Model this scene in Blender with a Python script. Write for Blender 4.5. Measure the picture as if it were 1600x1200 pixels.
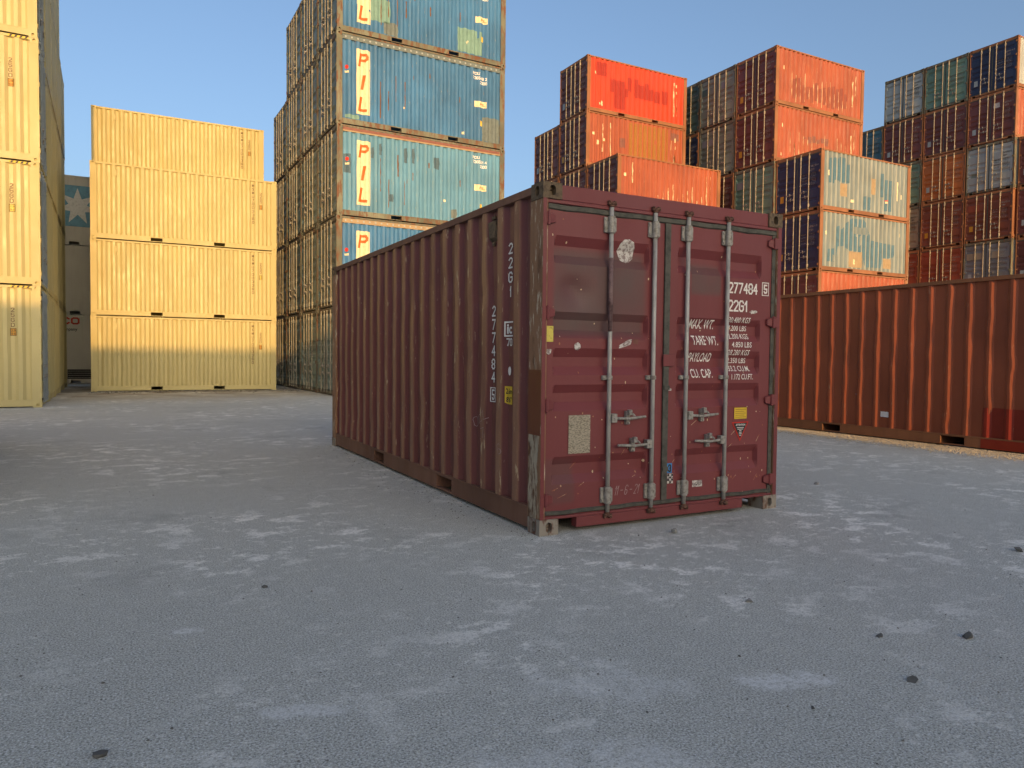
import bpy, bmesh, math, random
from mathutils import Vector, Matrix, noise

# ------------------------------------------------------------------ camera, sky, sun, exposure
for o in list(bpy.data.objects):
    bpy.data.objects.remove(o)
S = bpy.context.scene
C = S.collection
random.seed(7)

cam_data = bpy.data.cameras.new('camera')
cam = bpy.data.objects.new('camera', cam_data)
C.objects.link(cam)
S.camera = cam
cam_data.sensor_width = 36.0
cam_data.lens = 36.0 * 1136.6 / 1600.0
cam_data.clip_end = 20000
cam_data.clip_start = 0.05
CY, CP, CR = 0.489217832, -0.0366901854, 0.0103439033
fw = Vector((math.sin(CY) * math.cos(CP), math.cos(CY) * math.cos(CP), math.sin(CP)))
rt = fw.cross(Vector((0, 0, 1))).normalized()
up = rt.cross(fw)
rt2 = rt * math.cos(CR) + up * math.sin(CR)
up2 = up * math.cos(CR) - rt * math.sin(CR)
cam.matrix_world = Matrix(((rt2.x, up2.x, -fw.x, -2.67504), (rt2.y, up2.y, -fw.y, -4.57399),
                           (rt2.z, up2.z, -fw.z, 1.314788), (0, 0, 0, 1)))

SUN_EL = math.radians(7.0)
SUN_AZ = math.radians(4.5)          # light travels along +Y, drifting slightly towards +X
world = bpy.data.worlds.new('World')
S.world = world
world.use_nodes = True
nt = world.node_tree
sky = nt.nodes.new('ShaderNodeTexSky')
sky.sky_type = 'NISHITA'
sky.sun_disc = False
sky.sun_elevation = SUN_EL
sky.sun_rotation = math.pi + SUN_AZ
sky.altitude = 0
sky.air_density = 0.7
sky.dust_density = 5.5
sky.ozone_density = 1.5
bg = nt.nodes['Background']
bg.inputs['Strength'].default_value = 0.15
nt.links.new(sky.outputs[0], bg.inputs['Color'])

sun_d = bpy.data.lights.new('sun', 'SUN')
sun_d.energy = 2.0
sun_d.angle = math.radians(0.5)
sun_d.color = (0.90, 0.49, 0.15)
sun = bpy.data.objects.new('sun', sun_d)
C.objects.link(sun)
ldir = Vector((math.sin(SUN_AZ) * math.cos(SUN_EL), math.cos(SUN_AZ) * math.cos(SUN_EL), -math.sin(SUN_EL)))
sun.rotation_euler = (-ldir).to_track_quat('Z', 'Y').to_euler()
sun.location = (-5, -60, 30)

S.view_settings.view_transform = 'Standard'
S.view_settings.look = 'None'
S.view_settings.gamma = 1.0
S.view_settings.exposure = 1.25

# ------------------------------------------------------------------ materials
MATS = {}


def new_mat(name):
    m = bpy.data.materials.new(name)
    m.use_nodes = True
    return m, m.node_tree, m.node_tree.nodes['Principled BSDF']


class G:
    """small node-graph helper"""

    def __init__(self, t):
        self.t = t

    def n(self, kind, **kw):
        x = self.t.nodes.new(kind)
        for k, v in kw.items():
            if k in x.inputs.keys() if isinstance(k, str) else False:
                x.inputs[k].default_value = v
            else:
                setattr(x, k, v)
        return x

    def l(self, a, b):
        self.t.links.new(a, b)

    def coords(self, rnd=True):
        tc = self.n('ShaderNodeTexCoord')
        if not rnd:
            return tc.outputs['Object']
        oi = self.n('ShaderNodeObjectInfo')
        m = self.n('ShaderNodeMath', operation='MULTIPLY')
        m.inputs[1].default_value = 173.0
        self.l(oi.outputs['Random'], m.inputs[0])
        a = self.n('ShaderNodeVectorMath', operation='ADD')
        self.l(tc.outputs['Object'], a.inputs[0])
        self.l(m.outputs[0], a.inputs[1])
        return a.outputs[0]

    def noise(self, co, scale, vec=(1, 1, 1), detail=4.0, rough=0.55):
        mp = self.n('ShaderNodeMapping')
        mp.inputs['Scale'].default_value = vec
        self.l(co, mp.inputs['Vector'])
        x = self.n('ShaderNodeTexNoise')
        x.inputs['Scale'].default_value = scale
        x.inputs['Detail'].default_value = detail
        x.inputs['Roughness'].default_value = rough
        self.l(mp.outputs[0], x.inputs['Vector'])
        return x.outputs['Fac']

    def rng(self, v, a, b, lo=0.0, hi=1.0):
        x = self.n('ShaderNodeMapRange')
        x.inputs['From Min'].default_value = a
        x.inputs['From Max'].default_value = b
        x.inputs['To Min'].default_value = lo
        x.inputs['To Max'].default_value = hi
        self.l(v, x.inputs['Value'])
        return x.outputs['Result']

    def mul(self, a, b):
        x = self.n('ShaderNodeMath', operation='MULTIPLY')
        for i, v in enumerate((a, b)):
            if isinstance(v, (int, float)):
                x.inputs[i].default_value = v
            else:
                self.l(v, x.inputs[i])
        return x.outputs[0]

    def add(self, a, b):
        x = self.n('ShaderNodeMath', operation='ADD')
        x.use_clamp = True
        for i, v in enumerate((a, b)):
            if isinstance(v, (int, float)):
                x.inputs[i].default_value = v
            else:
                self.l(v, x.inputs[i])
        return x.outputs[0]

    def mix(self, fac, a, b, blend='MIX'):
        x = self.n('ShaderNodeMix', data_type='RGBA', blend_type=blend)
        for i, v in ((0, fac), (6, a), (7, b)):
            if isinstance(v, (int, float)):
                x.inputs[i].default_value = v
            elif isinstance(v, tuple):
                x.inputs[i].default_value = (*v, 1.0)
            else:
                self.l(v, x.inputs[i])
        return x.outputs[2]

    def attr(self, name):
        x = self.n('ShaderNodeAttribute', attribute_name=name)
        return x.outputs['Fac']

    def bump(self, h, strength, dist, prev=None):
        x = self.n('ShaderNodeBump')
        x.inputs['Strength'].default_value = strength
        x.inputs['Distance'].default_value = dist
        self.l(h, x.inputs['Height'])
        if prev is not None:
            self.l(prev, x.inputs['Normal'])
        return x.outputs[0]


def paint(name, col, rust=0.5, streak=0.45, fade=0.18, rough=0.5, wear_shade=None, wear_shade_amt=0.0,
          patch=None, rustcol=(0.13, 0.05, 0.022), scuff=(0.4, 0.33, 0.22), scuff_amt=0.0, spec=0.35, scuff_base=0.12, rthr=0.62, rmin=0.15):
    m, t, b = new_mat(name)
    g = G(t)
    co = g.coords()
    big = g.noise(co, 0.7, detail=3)
    c = g.mix(g.rng(big, 0.3, 0.7), tuple(x * (1 - fade) for x in col), tuple(min(1, x * (1 + fade)) for x in col))
    # wear on the outermost flats of the pressed steel: dirt, chalky, rust-brown, or painted shade
    if wear_shade is not None:
        wn = g.noise(co, 5.0, (1, 1, 0.22), 5)
        f = g.mul(g.rng(g.attr('wear_shade'), 0.65, 0.95), g.mul(g.rng(wn, 0.32, 0.66, 0.45, 1.0), wear_shade_amt))
        c = g.mix(f, c, wear_shade)
    st = g.noise(co, 7.0, (1, 1, 0.07), 4, 0.6)
    c = g.mix(g.mul(g.rng(st, 0.52, 0.78), streak), c, tuple(x * 0.45 for x in col))
    if patch is not None:
        pn = g.noise(co, 3.0, detail=2)
        c = g.mix(g.mul(g.attr('patch'), g.rng(pn, 0.3, 0.7, 0.6, 0.95)), c, patch)
    if scuff_amt > 0:
        sn = g.noise(co, 26.0, (1, 1, 0.2), 6, 0.65)
        w2 = g.add(g.mul(g.attr('wear_shade'), 0.9), scuff_base)
        c = g.mix(g.mul(g.rng(sn, 0.62 - 0.07 * (scuff_base > 0.5), 0.69 - 0.05 * (scuff_base > 0.5)), g.mul(w2, scuff_amt)), c, scuff)
    if rust > 0:
        rn = g.noise(co, 9.0, (1, 1, 0.25), 8, 0.68)
        r2 = g.noise(co, 1.3, detail=3)
        th = g.mul(g.rng(rn, rthr, rthr + 0.08), g.rng(r2, 0.42, 0.62, rmin, 1.0))
        rf = g.mul(th, rust)
        c = g.mix(rf, c, rustcol)
    fs = g.noise(co, 60.0, detail=3)
    c = g.mix(g.rng(fs, 0.3, 0.7, 0, 0.16), c, tuple(x * 0.7 for x in col))
    t.links.new(c, b.inputs['Base Color'])
    rn2 = g.noise(co, 4.0, (1, 1, 0.4), 4)
    t.links.new(g.rng(rn2, 0.3, 0.7, rough - 0.1, min(1, rough + 0.18)), b.inputs['Roughness'])
    b.inputs['Specular IOR Level'].default_value = spec
    h = g.noise(co, 1.6, detail=2)
    h2 = g.noise(co, 45.0, detail=3)
    n1 = g.bump(h, 0.25, 0.03)
    t.links.new(g.bump(h2, 0.12, 0.004, n1), b.inputs['Normal'])
    MATS[name] = m
    return m


def plain(name, col, rough=0.6, var=0.25, scale=12.0, vec=(1, 1, 1), dark=None, metallic=0.0, thr=(0.45, 0.7), spec=0.3):
    m, t, b = new_mat(name)
    g = G(t)
    co = g.coords()
    nz = g.noise(co, scale, vec, 6, 0.62)
    d = dark if dark else tuple(x * (1 - var) for x in col)
    t.links.new(g.mix(g.rng(nz, *thr), col, d), b.inputs['Base Color'])
    b.inputs['Roughness'].default_value = rough
    b.inputs['Metallic'].default_value = metallic
    b.inputs['Specular IOR Level'].default_value = spec
    t.links.new(g.bump(nz, 0.2, 0.004), b.inputs['Normal'])
    MATS[name] = m
    return m


CREAM = paint('cream_paint', (0.42, 0.365, 0.175), rust=0.05, streak=0.12, fade=0.06, rough=0.45)
CREAMF = paint('cream_frame_paint', (0.42, 0.365, 0.175), rust=0.25, streak=0.1, fade=0.06, rough=0.55, rustcol=(0.2, 0.12, 0.05))
TEAL = paint('sea_blue_paint', (0.038, 0.14, 0.295), rust=0.8, streak=0.45, fade=0.25, wear_shade=(0.07, 0.165, 0.29), wear_shade_amt=0.35, rustcol=(0.17, 0.085, 0.04), scuff_amt=0.5, scuff=(0.3, 0.27, 0.18))
TEALPALE = paint('pale_turquoise_paint', (0.085, 0.225, 0.35), rust=0.8, streak=0.3, fade=0.2, wear_shade=(0.14, 0.27, 0.34), wear_shade_amt=0.4, rustcol=(0.2, 0.1, 0.045), scuff_amt=0.6, scuff=(0.36, 0.30, 0.18))
TEALDOOR = paint('dull_blue_green_paint', (0.13, 0.18, 0.175), rust=0.8, streak=0.5, fade=0.35, rustcol=(0.13, 0.07, 0.03), scuff_amt=0.4)
RUSTFRAME = paint('rusty_frame_paint', (0.135, 0.14, 0.105), rust=1.3, streak=0.6, fade=0.4, rustcol=(0.13, 0.055, 0.028), rough=0.75, rthr=0.48, rmin=0.35)
ORANGE = paint('oxide_orange_sunlit', (0.285, 0.066, 0.030), rust=0.45, streak=0.45, fade=0.2, wear_shade=(0.35, 0.093, 0.042), wear_shade_amt=0.6, scuff_amt=0.5, scuff=(0.5, 0.36, 0.2))  # sunlit tone of the oxide red; the doors get a shaded tone
RED = paint('fresh_red_paint', (0.50, 0.042, 0.014), rust=0.05, streak=0.15, fade=0.07)
MAROON_SHADED = paint('maroon_shaded_paint', (0.125, 0.042, 0.038), rust=0.5, streak=0.4, fade=0.25, scuff_amt=0.15)  # shaded tone of the side paint, shade put into the door colour
BROWN = paint('brown_red_paint', (0.17, 0.055, 0.036), rust=0.5, streak=0.4, fade=0.25, scuff_amt=0.2)
RUSTRED = paint('rust_red_paint', (0.25, 0.06, 0.034), rust=0.3, streak=0.3, fade=0.2)
NAVY = paint('navy_paint', (0.026, 0.036, 0.078), rust=0.25, streak=0.3, fade=0.2)
GREY = paint('light_grey_paint', (0.30, 0.33, 0.33), rust=0.3, streak=0.35, fade=0.12)
SLATE = paint('slate_grey_paint', (0.17, 0.178, 0.19), rust=0.3, streak=0.35, fade=0.2)
GREYBLUE = paint('weathered_grey_side_paint', (0.125, 0.165, 0.18), rust=0.45, streak=0.3, fade=0.2, wear_shade=(0.33, 0.34, 0.29), wear_shade_amt=0.85, scuff_amt=0.4, rustcol=(0.22, 0.13, 0.06))
GREEN = paint('sage_green_paint', (0.12, 0.20, 0.155), rust=0.4, streak=0.35, fade=0.25)
GREYGREEN = paint('grey_green_paint', (0.15, 0.18, 0.15), rust=0.5, streak=0.45, fade=0.3)
DKGREEN = paint('dark_green_paint', (0.05, 0.09, 0.08), rust=0.4, streak=0.35, fade=0.25)
TEALBLUE = paint('petrol_blue_paint', (0.045, 0.115, 0.16), rust=0.3, streak=0.3, fade=0.25)
BEIGE = paint('beige_paint', (0.26, 0.22, 0.16), rust=0.4, streak=0.35, fade=0.2)
ORANGED = paint('orange_door_paint', (0.36, 0.115, 0.035), rust=0.35, streak=0.35, fade=0.15)
OLIVE = paint('olive_yellow_paint', (0.24, 0.19, 0.06), rust=0.3, streak=0.3)
REEFER = paint('off_white_panel_paint', (0.40, 0.37, 0.31), rust=0.05, streak=0.3, fade=0.08)
TANFRAME = paint('dusty_tan_frame_paint', (0.24, 0.105, 0.05), rust=0.7, streak=0.4, fade=0.3, rough=0.7)
MAINSIDE = paint('maroon_side_paint', (0.140, 0.044, 0.040), rust=0.5, streak=0.4, fade=0.15, rough=0.45,
                 wear_shade=(0.30, 0.165, 0.095), wear_shade_amt=0.85, scuff_amt=1.2, scuff=(0.5, 0.38, 0.24), rustcol=(0.16, 0.075, 0.035))
MAINDOOR = paint('maroon_door_paint', (0.162, 0.038, 0.041), rust=0.10, streak=0.12, fade=0.07, rough=0.42, patch=(0.092, 0.062, 0.058), scuff_amt=0.12)
MAINRAIL = paint('dirty_brown_rail_paint', (0.17, 0.086, 0.057), rust=0.6, streak=0.4, fade=0.3, rough=0.7, scuff_amt=0.25)
MAINPOST = paint('peeling_post_paint', (0.25, 0.135, 0.075), rust=0.9, streak=0.6, fade=0.3, rough=0.7, scuff_amt=1.0, scuff_base=0.95, rthr=0.54, scuff=(0.52, 0.45, 0.34), rustcol=(0.09, 0.045, 0.025))
MAINBARE = plain('bare_rusty_patch', (0.36, 0.31, 0.23), 0.8, scale=22, vec=(1, 1, 0.35), dark=(0.11, 0.055, 0.03), thr=(0.42, 0.60))
MAINFRESH = paint('fresh_brown_patch', (0.14, 0.040, 0.018), rust=0.05, streak=0.15, fade=0.08, rough=0.35)
CASTM = plain('scuffed_corner_steel', (0.13, 0.095, 0.06), 0.75, scale=30, dark=(0.045, 0.03, 0.022))
CASTLOW = plain('worn_bare_corner_steel', (0.25, 0.225, 0.19), 0.75, scale=16, vec=(1, 1, 0.5), dark=(0.12, 0.06, 0.04), thr=(0.5, 0.62))
BROWNSIDE = paint('oxide_brown_paint', (0.27, 0.070, 0.030), rust=0.35, streak=0.4, fade=0.18, rough=0.5,
                  wear_shade=(0.16, 0.05, 0.026), wear_shade_amt=0.7, scuff_amt=0.4)  # dark tone on outer flats paints in their shade beside sunlit slants
BROWNRAIL = paint('dusty_brown_rail_paint', (0.19, 0.085, 0.042), rust=0.6, streak=0.4, fade=0.3, rough=0.7)
GALV = plain('galvanised_steel', (0.39, 0.385, 0.365), 0.5, scale=24, vec=(1, 1, 0.3), dark=(0.25, 0.24, 0.225), metallic=0.2)
GALVD = plain('dull_galvanised_steel', (0.32, 0.31, 0.285), 0.6, scale=30, dark=(0.14, 0.12, 0.10), metallic=0.3)
RODPAINT = plain('maroon_painted_rod', (0.17, 0.11, 0.11), 0.45, scale=20, dark=(0.06, 0.03, 0.03))
RUBBER = plain('grey_rubber_seal', (0.085, 0.083, 0.07), 0.7, scale=14, dark=(0.035, 0.037, 0.033))
DARK = plain('dark_interior', (0.008, 0.008, 0.008), 0.9)
CAMM = plain('rusty_cam_iron', (0.13, 0.07, 0.05), 0.8, scale=40, dark=(0.05, 0.02, 0.016))
RODWARM = plain('cream_lock_rod_steel', (0.34, 0.30, 0.235), 0.55, scale=9, vec=(1, 1, 0.3), dark=(0.17, 0.14, 0.10), thr=(0.5, 0.75))
RODTEAL = plain('dull_lock_rod_steel', (0.25, 0.24, 0.195), 0.6, scale=9, vec=(1, 1, 0.3), dark=(0.12, 0.10, 0.075), thr=(0.45, 0.7))
RODGREY = plain('grey_lock_rod_steel', (0.30, 0.33, 0.33), 0.45, scale=9, vec=(1, 1, 0.3), metallic=0.3)
WHITE = plain('white_lettering_paint', (0.72, 0.70, 0.66), 0.6, scale=30, dark=(0.50, 0.42, 0.38), thr=(0.55, 0.72))
WHITED = plain('worn_white_lettering', (0.30, 0.285, 0.27), 0.6, scale=20, dark=(0.10, 0.07, 0.065), thr=(0.40, 0.60))
BLACKT = plain('black_lettering', (0.025, 0.025, 0.028), 0.6)
BROWNT = plain('brown_lettering', (0.12, 0.075, 0.03), 0.6)
YELLOW = plain('yellow_sticker', (0.62, 0.42, 0.035), 0.5, var=0.12, scale=20)
YELPALE = plain('pale_yellow_sticker', (0.60, 0.50, 0.10), 0.5, scale=40, dark=(0.40, 0.34, 0.06), thr=(0.55, 0.62))
ORSTICK = plain('amber_height_label', (0.5, 0.25, 0.03), 0.5)
STICKW = plain('torn_white_sticker', (0.55, 0.53, 0.50), 0.7, scale=45, dark=(0.24, 0.19, 0.18), thr=(0.46, 0.56))
STICKB = plain('blue_sticker', (0.05, 0.22, 0.50), 0.5)
PLATE = plain('engraved_alloy_plate', (0.36, 0.32, 0.25), 0.55, scale=120, vec=(0.45, 0.45, 1.6), dark=(0.17, 0.15, 0.11), metallic=0.2, thr=(0.5, 0.56))
PILCREAM = plain('cream_panel_paint', (0.62, 0.55, 0.36), 0.6, scale=8, dark=(0.50, 0.42, 0.26), thr=(0.55, 0.75))
PILRED = plain('orange_red_lettering', (0.50, 0.10, 0.015), 0.55, scale=10, dark=(0.42, 0.12, 0.03))
LOGORED = plain('red_logo_paint', (0.5, 0.03, 0.02), 0.5)
STARBLUE = plain('sky_blue_logo_panel', (0.11, 0.25, 0.33), 0.6, scale=6)
STARWHITE = plain('white_star_paint', (0.52, 0.51, 0.48), 0.6)
P_DKRED = plain('dark_red_touch_up', (0.30, 0.022, 0.010), 0.5, var=0.15)
P_OCHRE = plain('ochre_brown_touch_up', (0.27, 0.115, 0.022), 0.55, var=0.2)
P_SEA = plain('sea_green_touch_up', (0.15, 0.27, 0.24), 0.6, var=0.2, scale=5)
P_GREY = plain('grey_touch_up', (0.12, 0.15, 0.15), 0.6, var=0.25, scale=6)
P_SLATEB = plain('slate_blue_touch_up', (0.06, 0.11, 0.15), 0.6)
P_BLUE = plain('faded_blue_touch_up', (0.045, 0.125, 0.19), 0.55, var=0.25, scale=5)
P_TAN = plain('tan_touch_up', (0.30, 0.22, 0.13), 0.6, var=0.2, scale=5)
P_RUSTY = plain('rust_run', (0.16, 0.075, 0.03), 0.85, scale=18, vec=(1, 1, 0.15), dark=(0.09, 0.04, 0.02))
P_WEAR = plain('flaked_brown_area', (0.19, 0.045, 0.03), 0.6, scale=9, vec=(1, 1, 0.25), dark=(0.27, 0.075, 0.04))
P_PURP = plain('faded_purple_touch_up', (0.19, 0.075, 0.06), 0.6, scale=6)
P_SPOT = plain('cream_spot', (0.7, 0.6, 0.38), 0.6)
P_FLAKE = plain('pale_flaked_paint', (0.58, 0.46, 0.30), 0.7, scale=14, vec=(1, 1, 0.2), dark=(0.34, 0.14, 0.07), thr=(0.46, 0.54))
P_REDNEW = plain('bright_red_repair_paint', (0.21, 0.025, 0.013), 0.4, var=0.1)
CHALK = plain('chalk_line', (0.40, 0.30, 0.29), 0.9)
STONE = plain('grey_stone', (0.27, 0.27, 0.26), 0.9, scale=20)
STONED = plain('dark_tar_lump', (0.11, 0.11, 0.105), 0.9, scale=20)

# ------------------------------------------------------------------ mesh helpers
L20, W20, HS, HH = 6.058, 2.438, 2.591, 2.896
PITCH, OFF, CD = 0.29, 0.42, 0.036
BGPROF = (0.038, 0.038, 0.050)        # half widths of outer and inner flats, depth
BROWNPROF = (0.018, 0.079, 0.034)


class MB:
    def __init__(self):
        self.v, self.f, self.w, self.p = [], [], [], []

    def vert(self, x, y, z, w=0.0, p=0.0):
        self.v.append((x, y, z)); self.w.append(w); self.p.append(p)
        return len(self.v) - 1

    def box(self, x0, x1, y0, y1, z0, z1, w=0.0):
        i = [self.vert(x, y, z, w) for z in (z0, z1) for y in (y0, y1) for x in (x0, x1)]
        for q in ((0, 2, 3, 1), (4, 5, 7, 6), (0, 1, 5, 4), (2, 6, 7, 3), (0, 4, 6, 2), (1, 3, 7, 5)):
            self.f.append(tuple(i[k] for k in q))
        return self

    def hexa(self, pts):
        i = [self.vert(*p) for p in pts]
        for q in ((0, 2, 3, 1), (4, 5, 7, 6), (0, 1, 5, 4), (2, 6, 7, 3), (0, 4, 6, 2), (1, 3, 7, 5)):
            self.f.append(tuple(i[k] for k in q))
        return self

    def poly(self, pts):
        self.f.append(tuple(self.vert(*p) for p in pts))
        return self

    def tube(self, a, b, r, n=8, r2=None):
        a, b = Vector(a), Vector(b)
        d = (b - a).normalized()
        s = d.orthogonal().normalized()
        t = d.cross(s)
        r2 = r if r2 is None else r2
        A, B = [], []
        for k in range(n):
            th = 2 * math.pi * k / n
            o = s * math.cos(th) + t * math.sin(th)
            A.append(self.vert(*(a + o * r))); B.append(self.vert(*(b + o * r2)))
        for k in range(n):
            self.f.append((A[k], A[(k + 1) % n], B[(k + 1) % n], B[k]))
        self.f.append(tuple(reversed(A))); self.f.append(tuple(B))
        return self

    def mesh(self, name, smooth=False, attrs=True):
        me = bpy.data.meshes.new(name)
        me.from_pydata(self.v, [], self.f)
        if attrs and any(self.w):
            a = me.attributes.new('wear_shade', 'FLOAT', 'POINT'); a.data.foreach_set('value', self.w)
        if attrs and any(self.p):
            a = me.attributes.new('patch', 'FLOAT', 'POINT'); a.data.foreach_set('value', self.p)
        if smooth:
            for p in me.polygons:
                p.use_smooth = True
        me.update()
        return me


def obj(name, me, mat, parent=None):
    o = bpy.data.objects.new(name, me)
    C.objects.link(o)
    if mat is not None and me is not None:
        if len(me.materials) == 0:
            me.materials.append(mat)
        o.material_slots[0].link = 'OBJECT'
        o.material_slots[0].material = mat
    if parent is not None:
        o.parent = parent
    return o


def bevel(o, w=0.006, seg=2):
    m = o.modifiers.new('bevel', 'BEVEL')
    m.width = w; m.segments = seg; m.limit_method = 'ANGLE'; m.angle_limit = math.radians(40)
    m.harden_normals = False
    return o


# corrugation profile along X: depth 0 on the outer flats, CD on the inner flats
def profile(x0, x1, pitch=PITCH, off=OFF, hw=BGPROF):
    s = pitch / 0.28
    ho, hi, cd = hw if isinstance(hw, tuple) else (hw * s, hw * s, CD)
    pts = []
    k = math.floor((x0 - off) / pitch) - 1
    raw = []
    while off + k * pitch < x1 + pitch:
        c = off + k * pitch
        raw += [(c - ho, 0.0), (c + ho, 0.0), (c + pitch / 2 - hi, cd), (c + pitch / 2 + hi, cd)]
        k += 1

    def d(x):
        for (a, da), (b, db) in zip(raw, raw[1:]):
            if a <= x <= b:
                return da + (db - da) * (x - a) / max(1e-9, b - a)
        return cd
    xs = [x0] + [x for x, _ in raw if x0 + 1e-4 < x < x1 - 1e-4] + [x1]
    return xs, d


WALLIN = 0.012


def corr_wall(mb, x0, x1, z0, z1, side, pitch=PITCH, off=OFF, nz=6, wob=0.002, seed=0.0, kink=0.0, hw=BGPROF):
    xs, d = profile(x0, x1, pitch, off, hw)
    grid = []
    for j in range(nz + 1):
        z = z0 + (z1 - z0) * j / nz
        row = []
        edge = min(1, min(j, nz - j) / 2.0) if nz > 2 else 0
        for x in xs:
            dd = d(x)
            wx = noise.noise(Vector((x * 1.3, z * 1.1, seed))) * wob * 2.2 * edge
            wy = noise.noise(Vector((x * 1.7, z * 1.4, seed + 31))) * wob * edge
            if kink:
                kx = noise.noise(Vector((x * 3.1, z * 3.0, seed + 7)))
                wx += kink * max(0, abs(kx) - 0.25) * (1 if kx > 0 else -1) * edge
                wy += kink * 0.8 * max(0, noise.noise(Vector((x * 2.3, z * 2.7, seed + 17))) - 0.2) * edge
            dep = WALLIN + dd + wy
            y = dep if side == 0 else W20 - dep
            row.append(mb.vert(x + wx, y, z, max(0.0, 1.0 - dd / CD)))
        grid.append(row)
    for j in range(nz):
        for i in range(len(xs) - 1):
            mb.f.append((grid[j][i], grid[j][i + 1], grid[j + 1][i + 1], grid[j + 1][i]))


CACHE = {}


def shell_mesh(H, pitch=PITCH, off=OFF, detail=0, flat=False, variant=0):
    key = ('shell', H, pitch, off, detail, flat, variant)
    if key in CACHE:
        return CACHE[key]
    mb = MB()
    z0, z1 = 0.19, H - 0.045
    if flat:
        for y in (WALLIN, W20 - WALLIN):
            n = 12
            for k in range(n):
                xa = 0.12 + (L20 - 0.24) * k / n; xb = 0.12 + (L20 - 0.24) * (k + 1) / n - 0.006
                yy = (y, y + 0.02) if y < 1 else (y - 0.02, y)
                mb.box(xa, xb, yy[0], yy[1], z0, z1)
    else:
        for s in (0, 1):
            corr_wall(mb, 0.19, L20 - 0.19, z0, z1, s, pitch, off, 40 if detail else 8,
                      0.004 if detail else 0.0025, seed=s * 11.3 + variant * 5.7 + (3 if detail == 2 else 0), kink=0.035 if detail else 0.012,
                      hw=(BGPROF, 0.037, BROWNPROF)[detail])
    # corrugated blind end at X = L
    n = 9
    wy0, wy1 = 0.06, W20 - 0.06
    pw = (wy1 - wy0) / n
    prof = []
    for k in range(n):
        a = wy0 + k * pw
        prof += [(a, 0.045), (a + pw * 0.26, 0.045), (a + pw * 0.5, 0.01), (a + pw * 0.76, 0.01)]
    prof.append((wy1, 0.045))
    lo = [mb.vert(L20 - d, y, z0, 1 - d / 0.045) for y, d in prof]
    hi = [mb.vert(L20 - d, y, z1, 1 - d / 0.045) for y, d in prof]
    for i in range(len(prof) - 1):
        mb.f.append((lo[i], lo[i + 1], hi[i + 1], hi[i]))
    # roof with shallow transverse corrugation, and the floor
    nr = 28
    for k in range(nr):
        xa = 0.06 + (L20 - 0.12) * k / nr
        xb = 0.06 + (L20 - 0.12) * (k + 1) / nr
        zr = H - 0.02 - (0.015 if k % 2 else 0.0)
        mb.poly(((xa, 0.03, zr), (xb, 0.03, zr), (xb, W20 - 0.03, zr), (xa, W20 - 0.03, zr)))
        if k:
            mb.poly(((xa, 0.03, H - 0.02), (xa, W20 - 0.03, H - 0.02), (xa, W20 - 0.03, H - 0.035), (xa, 0.03, H - 0.035)))
    mb.poly(((0.06, 0.05, 0.175), (L20 - 0.05, 0.05, 0.175), (L20 - 0.05, W20 - 0.05, 0.175), (0.06, W20 - 0.05, 0.175)))
    # blind inner panel behind the doors keeps the box closed
    mb.poly(((0.085, 0.05, 0.18), (0.085, W20 - 0.05, 0.18), (0.085, W20 - 0.05, H - 0.03), (0.085, 0.05, H - 0.03)))
    CACHE[key] = mb.mesh('shell')
    return CACHE[key]


def frame_mesh(H, pockets=(2.0, 4.05), which='all'):
    key = ('frame', H, pockets, which)
    if key in CACHE:
        return CACHE[key]
    mb = MB()
    pk = 0
    for x0, x1 in ((0.004, 0.195), (L20 - 0.195, L20 - 0.004)):
        for y0, y1 in ((0.004, 0.048), (W20 - 0.048, W20 - 0.004)):
            if which in ('all', 'post%d' % pk):
                mb.box(x0, x1, y0, y1, 0.118, H - 0.118)
            pk += 1
    if which in ('all', 'rails'):
        for s in (0, 1):
            def B(x0, x1, d0, d1, z0, z1):
                if s == 0:
                    mb.box(x0, x1, d0, d1, z0, z1)
                else:
                    mb.box(x0, x1, W20 - d1, W20 - d0, z0, z1)
            B(0.178, L20 - 0.178, 0.0035, 0.066, H - 0.068, H - 0.010)       # top side rail
            edges = [0.178]
            for c in pockets:
                edges += [c - 0.185, c + 0.185]
            edges.append(L20 - 0.178)
            for i in range(0, len(edges), 2):
                B(edges[i], edges[i + 1], 0.010, 0.060, 0.028, 0.172)
            B(0.1955, L20 - 0.1955, 0.006, 0.064, 0.1725, 0.192)             # ledge under the wall
            for c in pockets:
                B(c - 0.184, c + 0.184, 0.013, 0.060, 0.028, 0.046)
                B(c - 0.184, c + 0.184, 0.013, 0.060, 0.160, 0.172)
        for c in pockets:                                                     # lined fork pockets
            for xx in (c - 0.19, c + 0.186):
                mb.box(xx, xx + 0.004, 0.061, W20 - 0.061, 0.03, 0.17)
            mb.box(c - 0.185, c + 0.185, 1.2, 1.21, 0.047, 0.159)
        # cross ends at the blind end
        mb.box(L20 - 0.07, L20 - 0.008, 0.0485, W20 - 0.0485, 0.04, 0.19)
        mb.box(L20 - 0.07, L20 - 0.008, 0.0485, W20 - 0.0485, H - 0.09, H - 0.012)
    if which in ('all', 'header'):
        mb.box(0.012, 0.085, 0.0485, W20 - 0.0485, H - 0.147, H - 0.1185)
        mb.box(0.0122, 0.085, 0.163, W20 - 0.163, H - 0.1184, H - 0.009)
    if which in ('all', 'sill'):
        mb.box(0.012, 0.085, 0.40, W20 - 0.33, 0.034, 0.112)
        mb.box(0.012, 0.085, 0.0485, W20 - 0.0485, 0.1125, 0.134)
    CACHE[key] = mb.mesh('frame')
    return CACHE[key]


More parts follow.
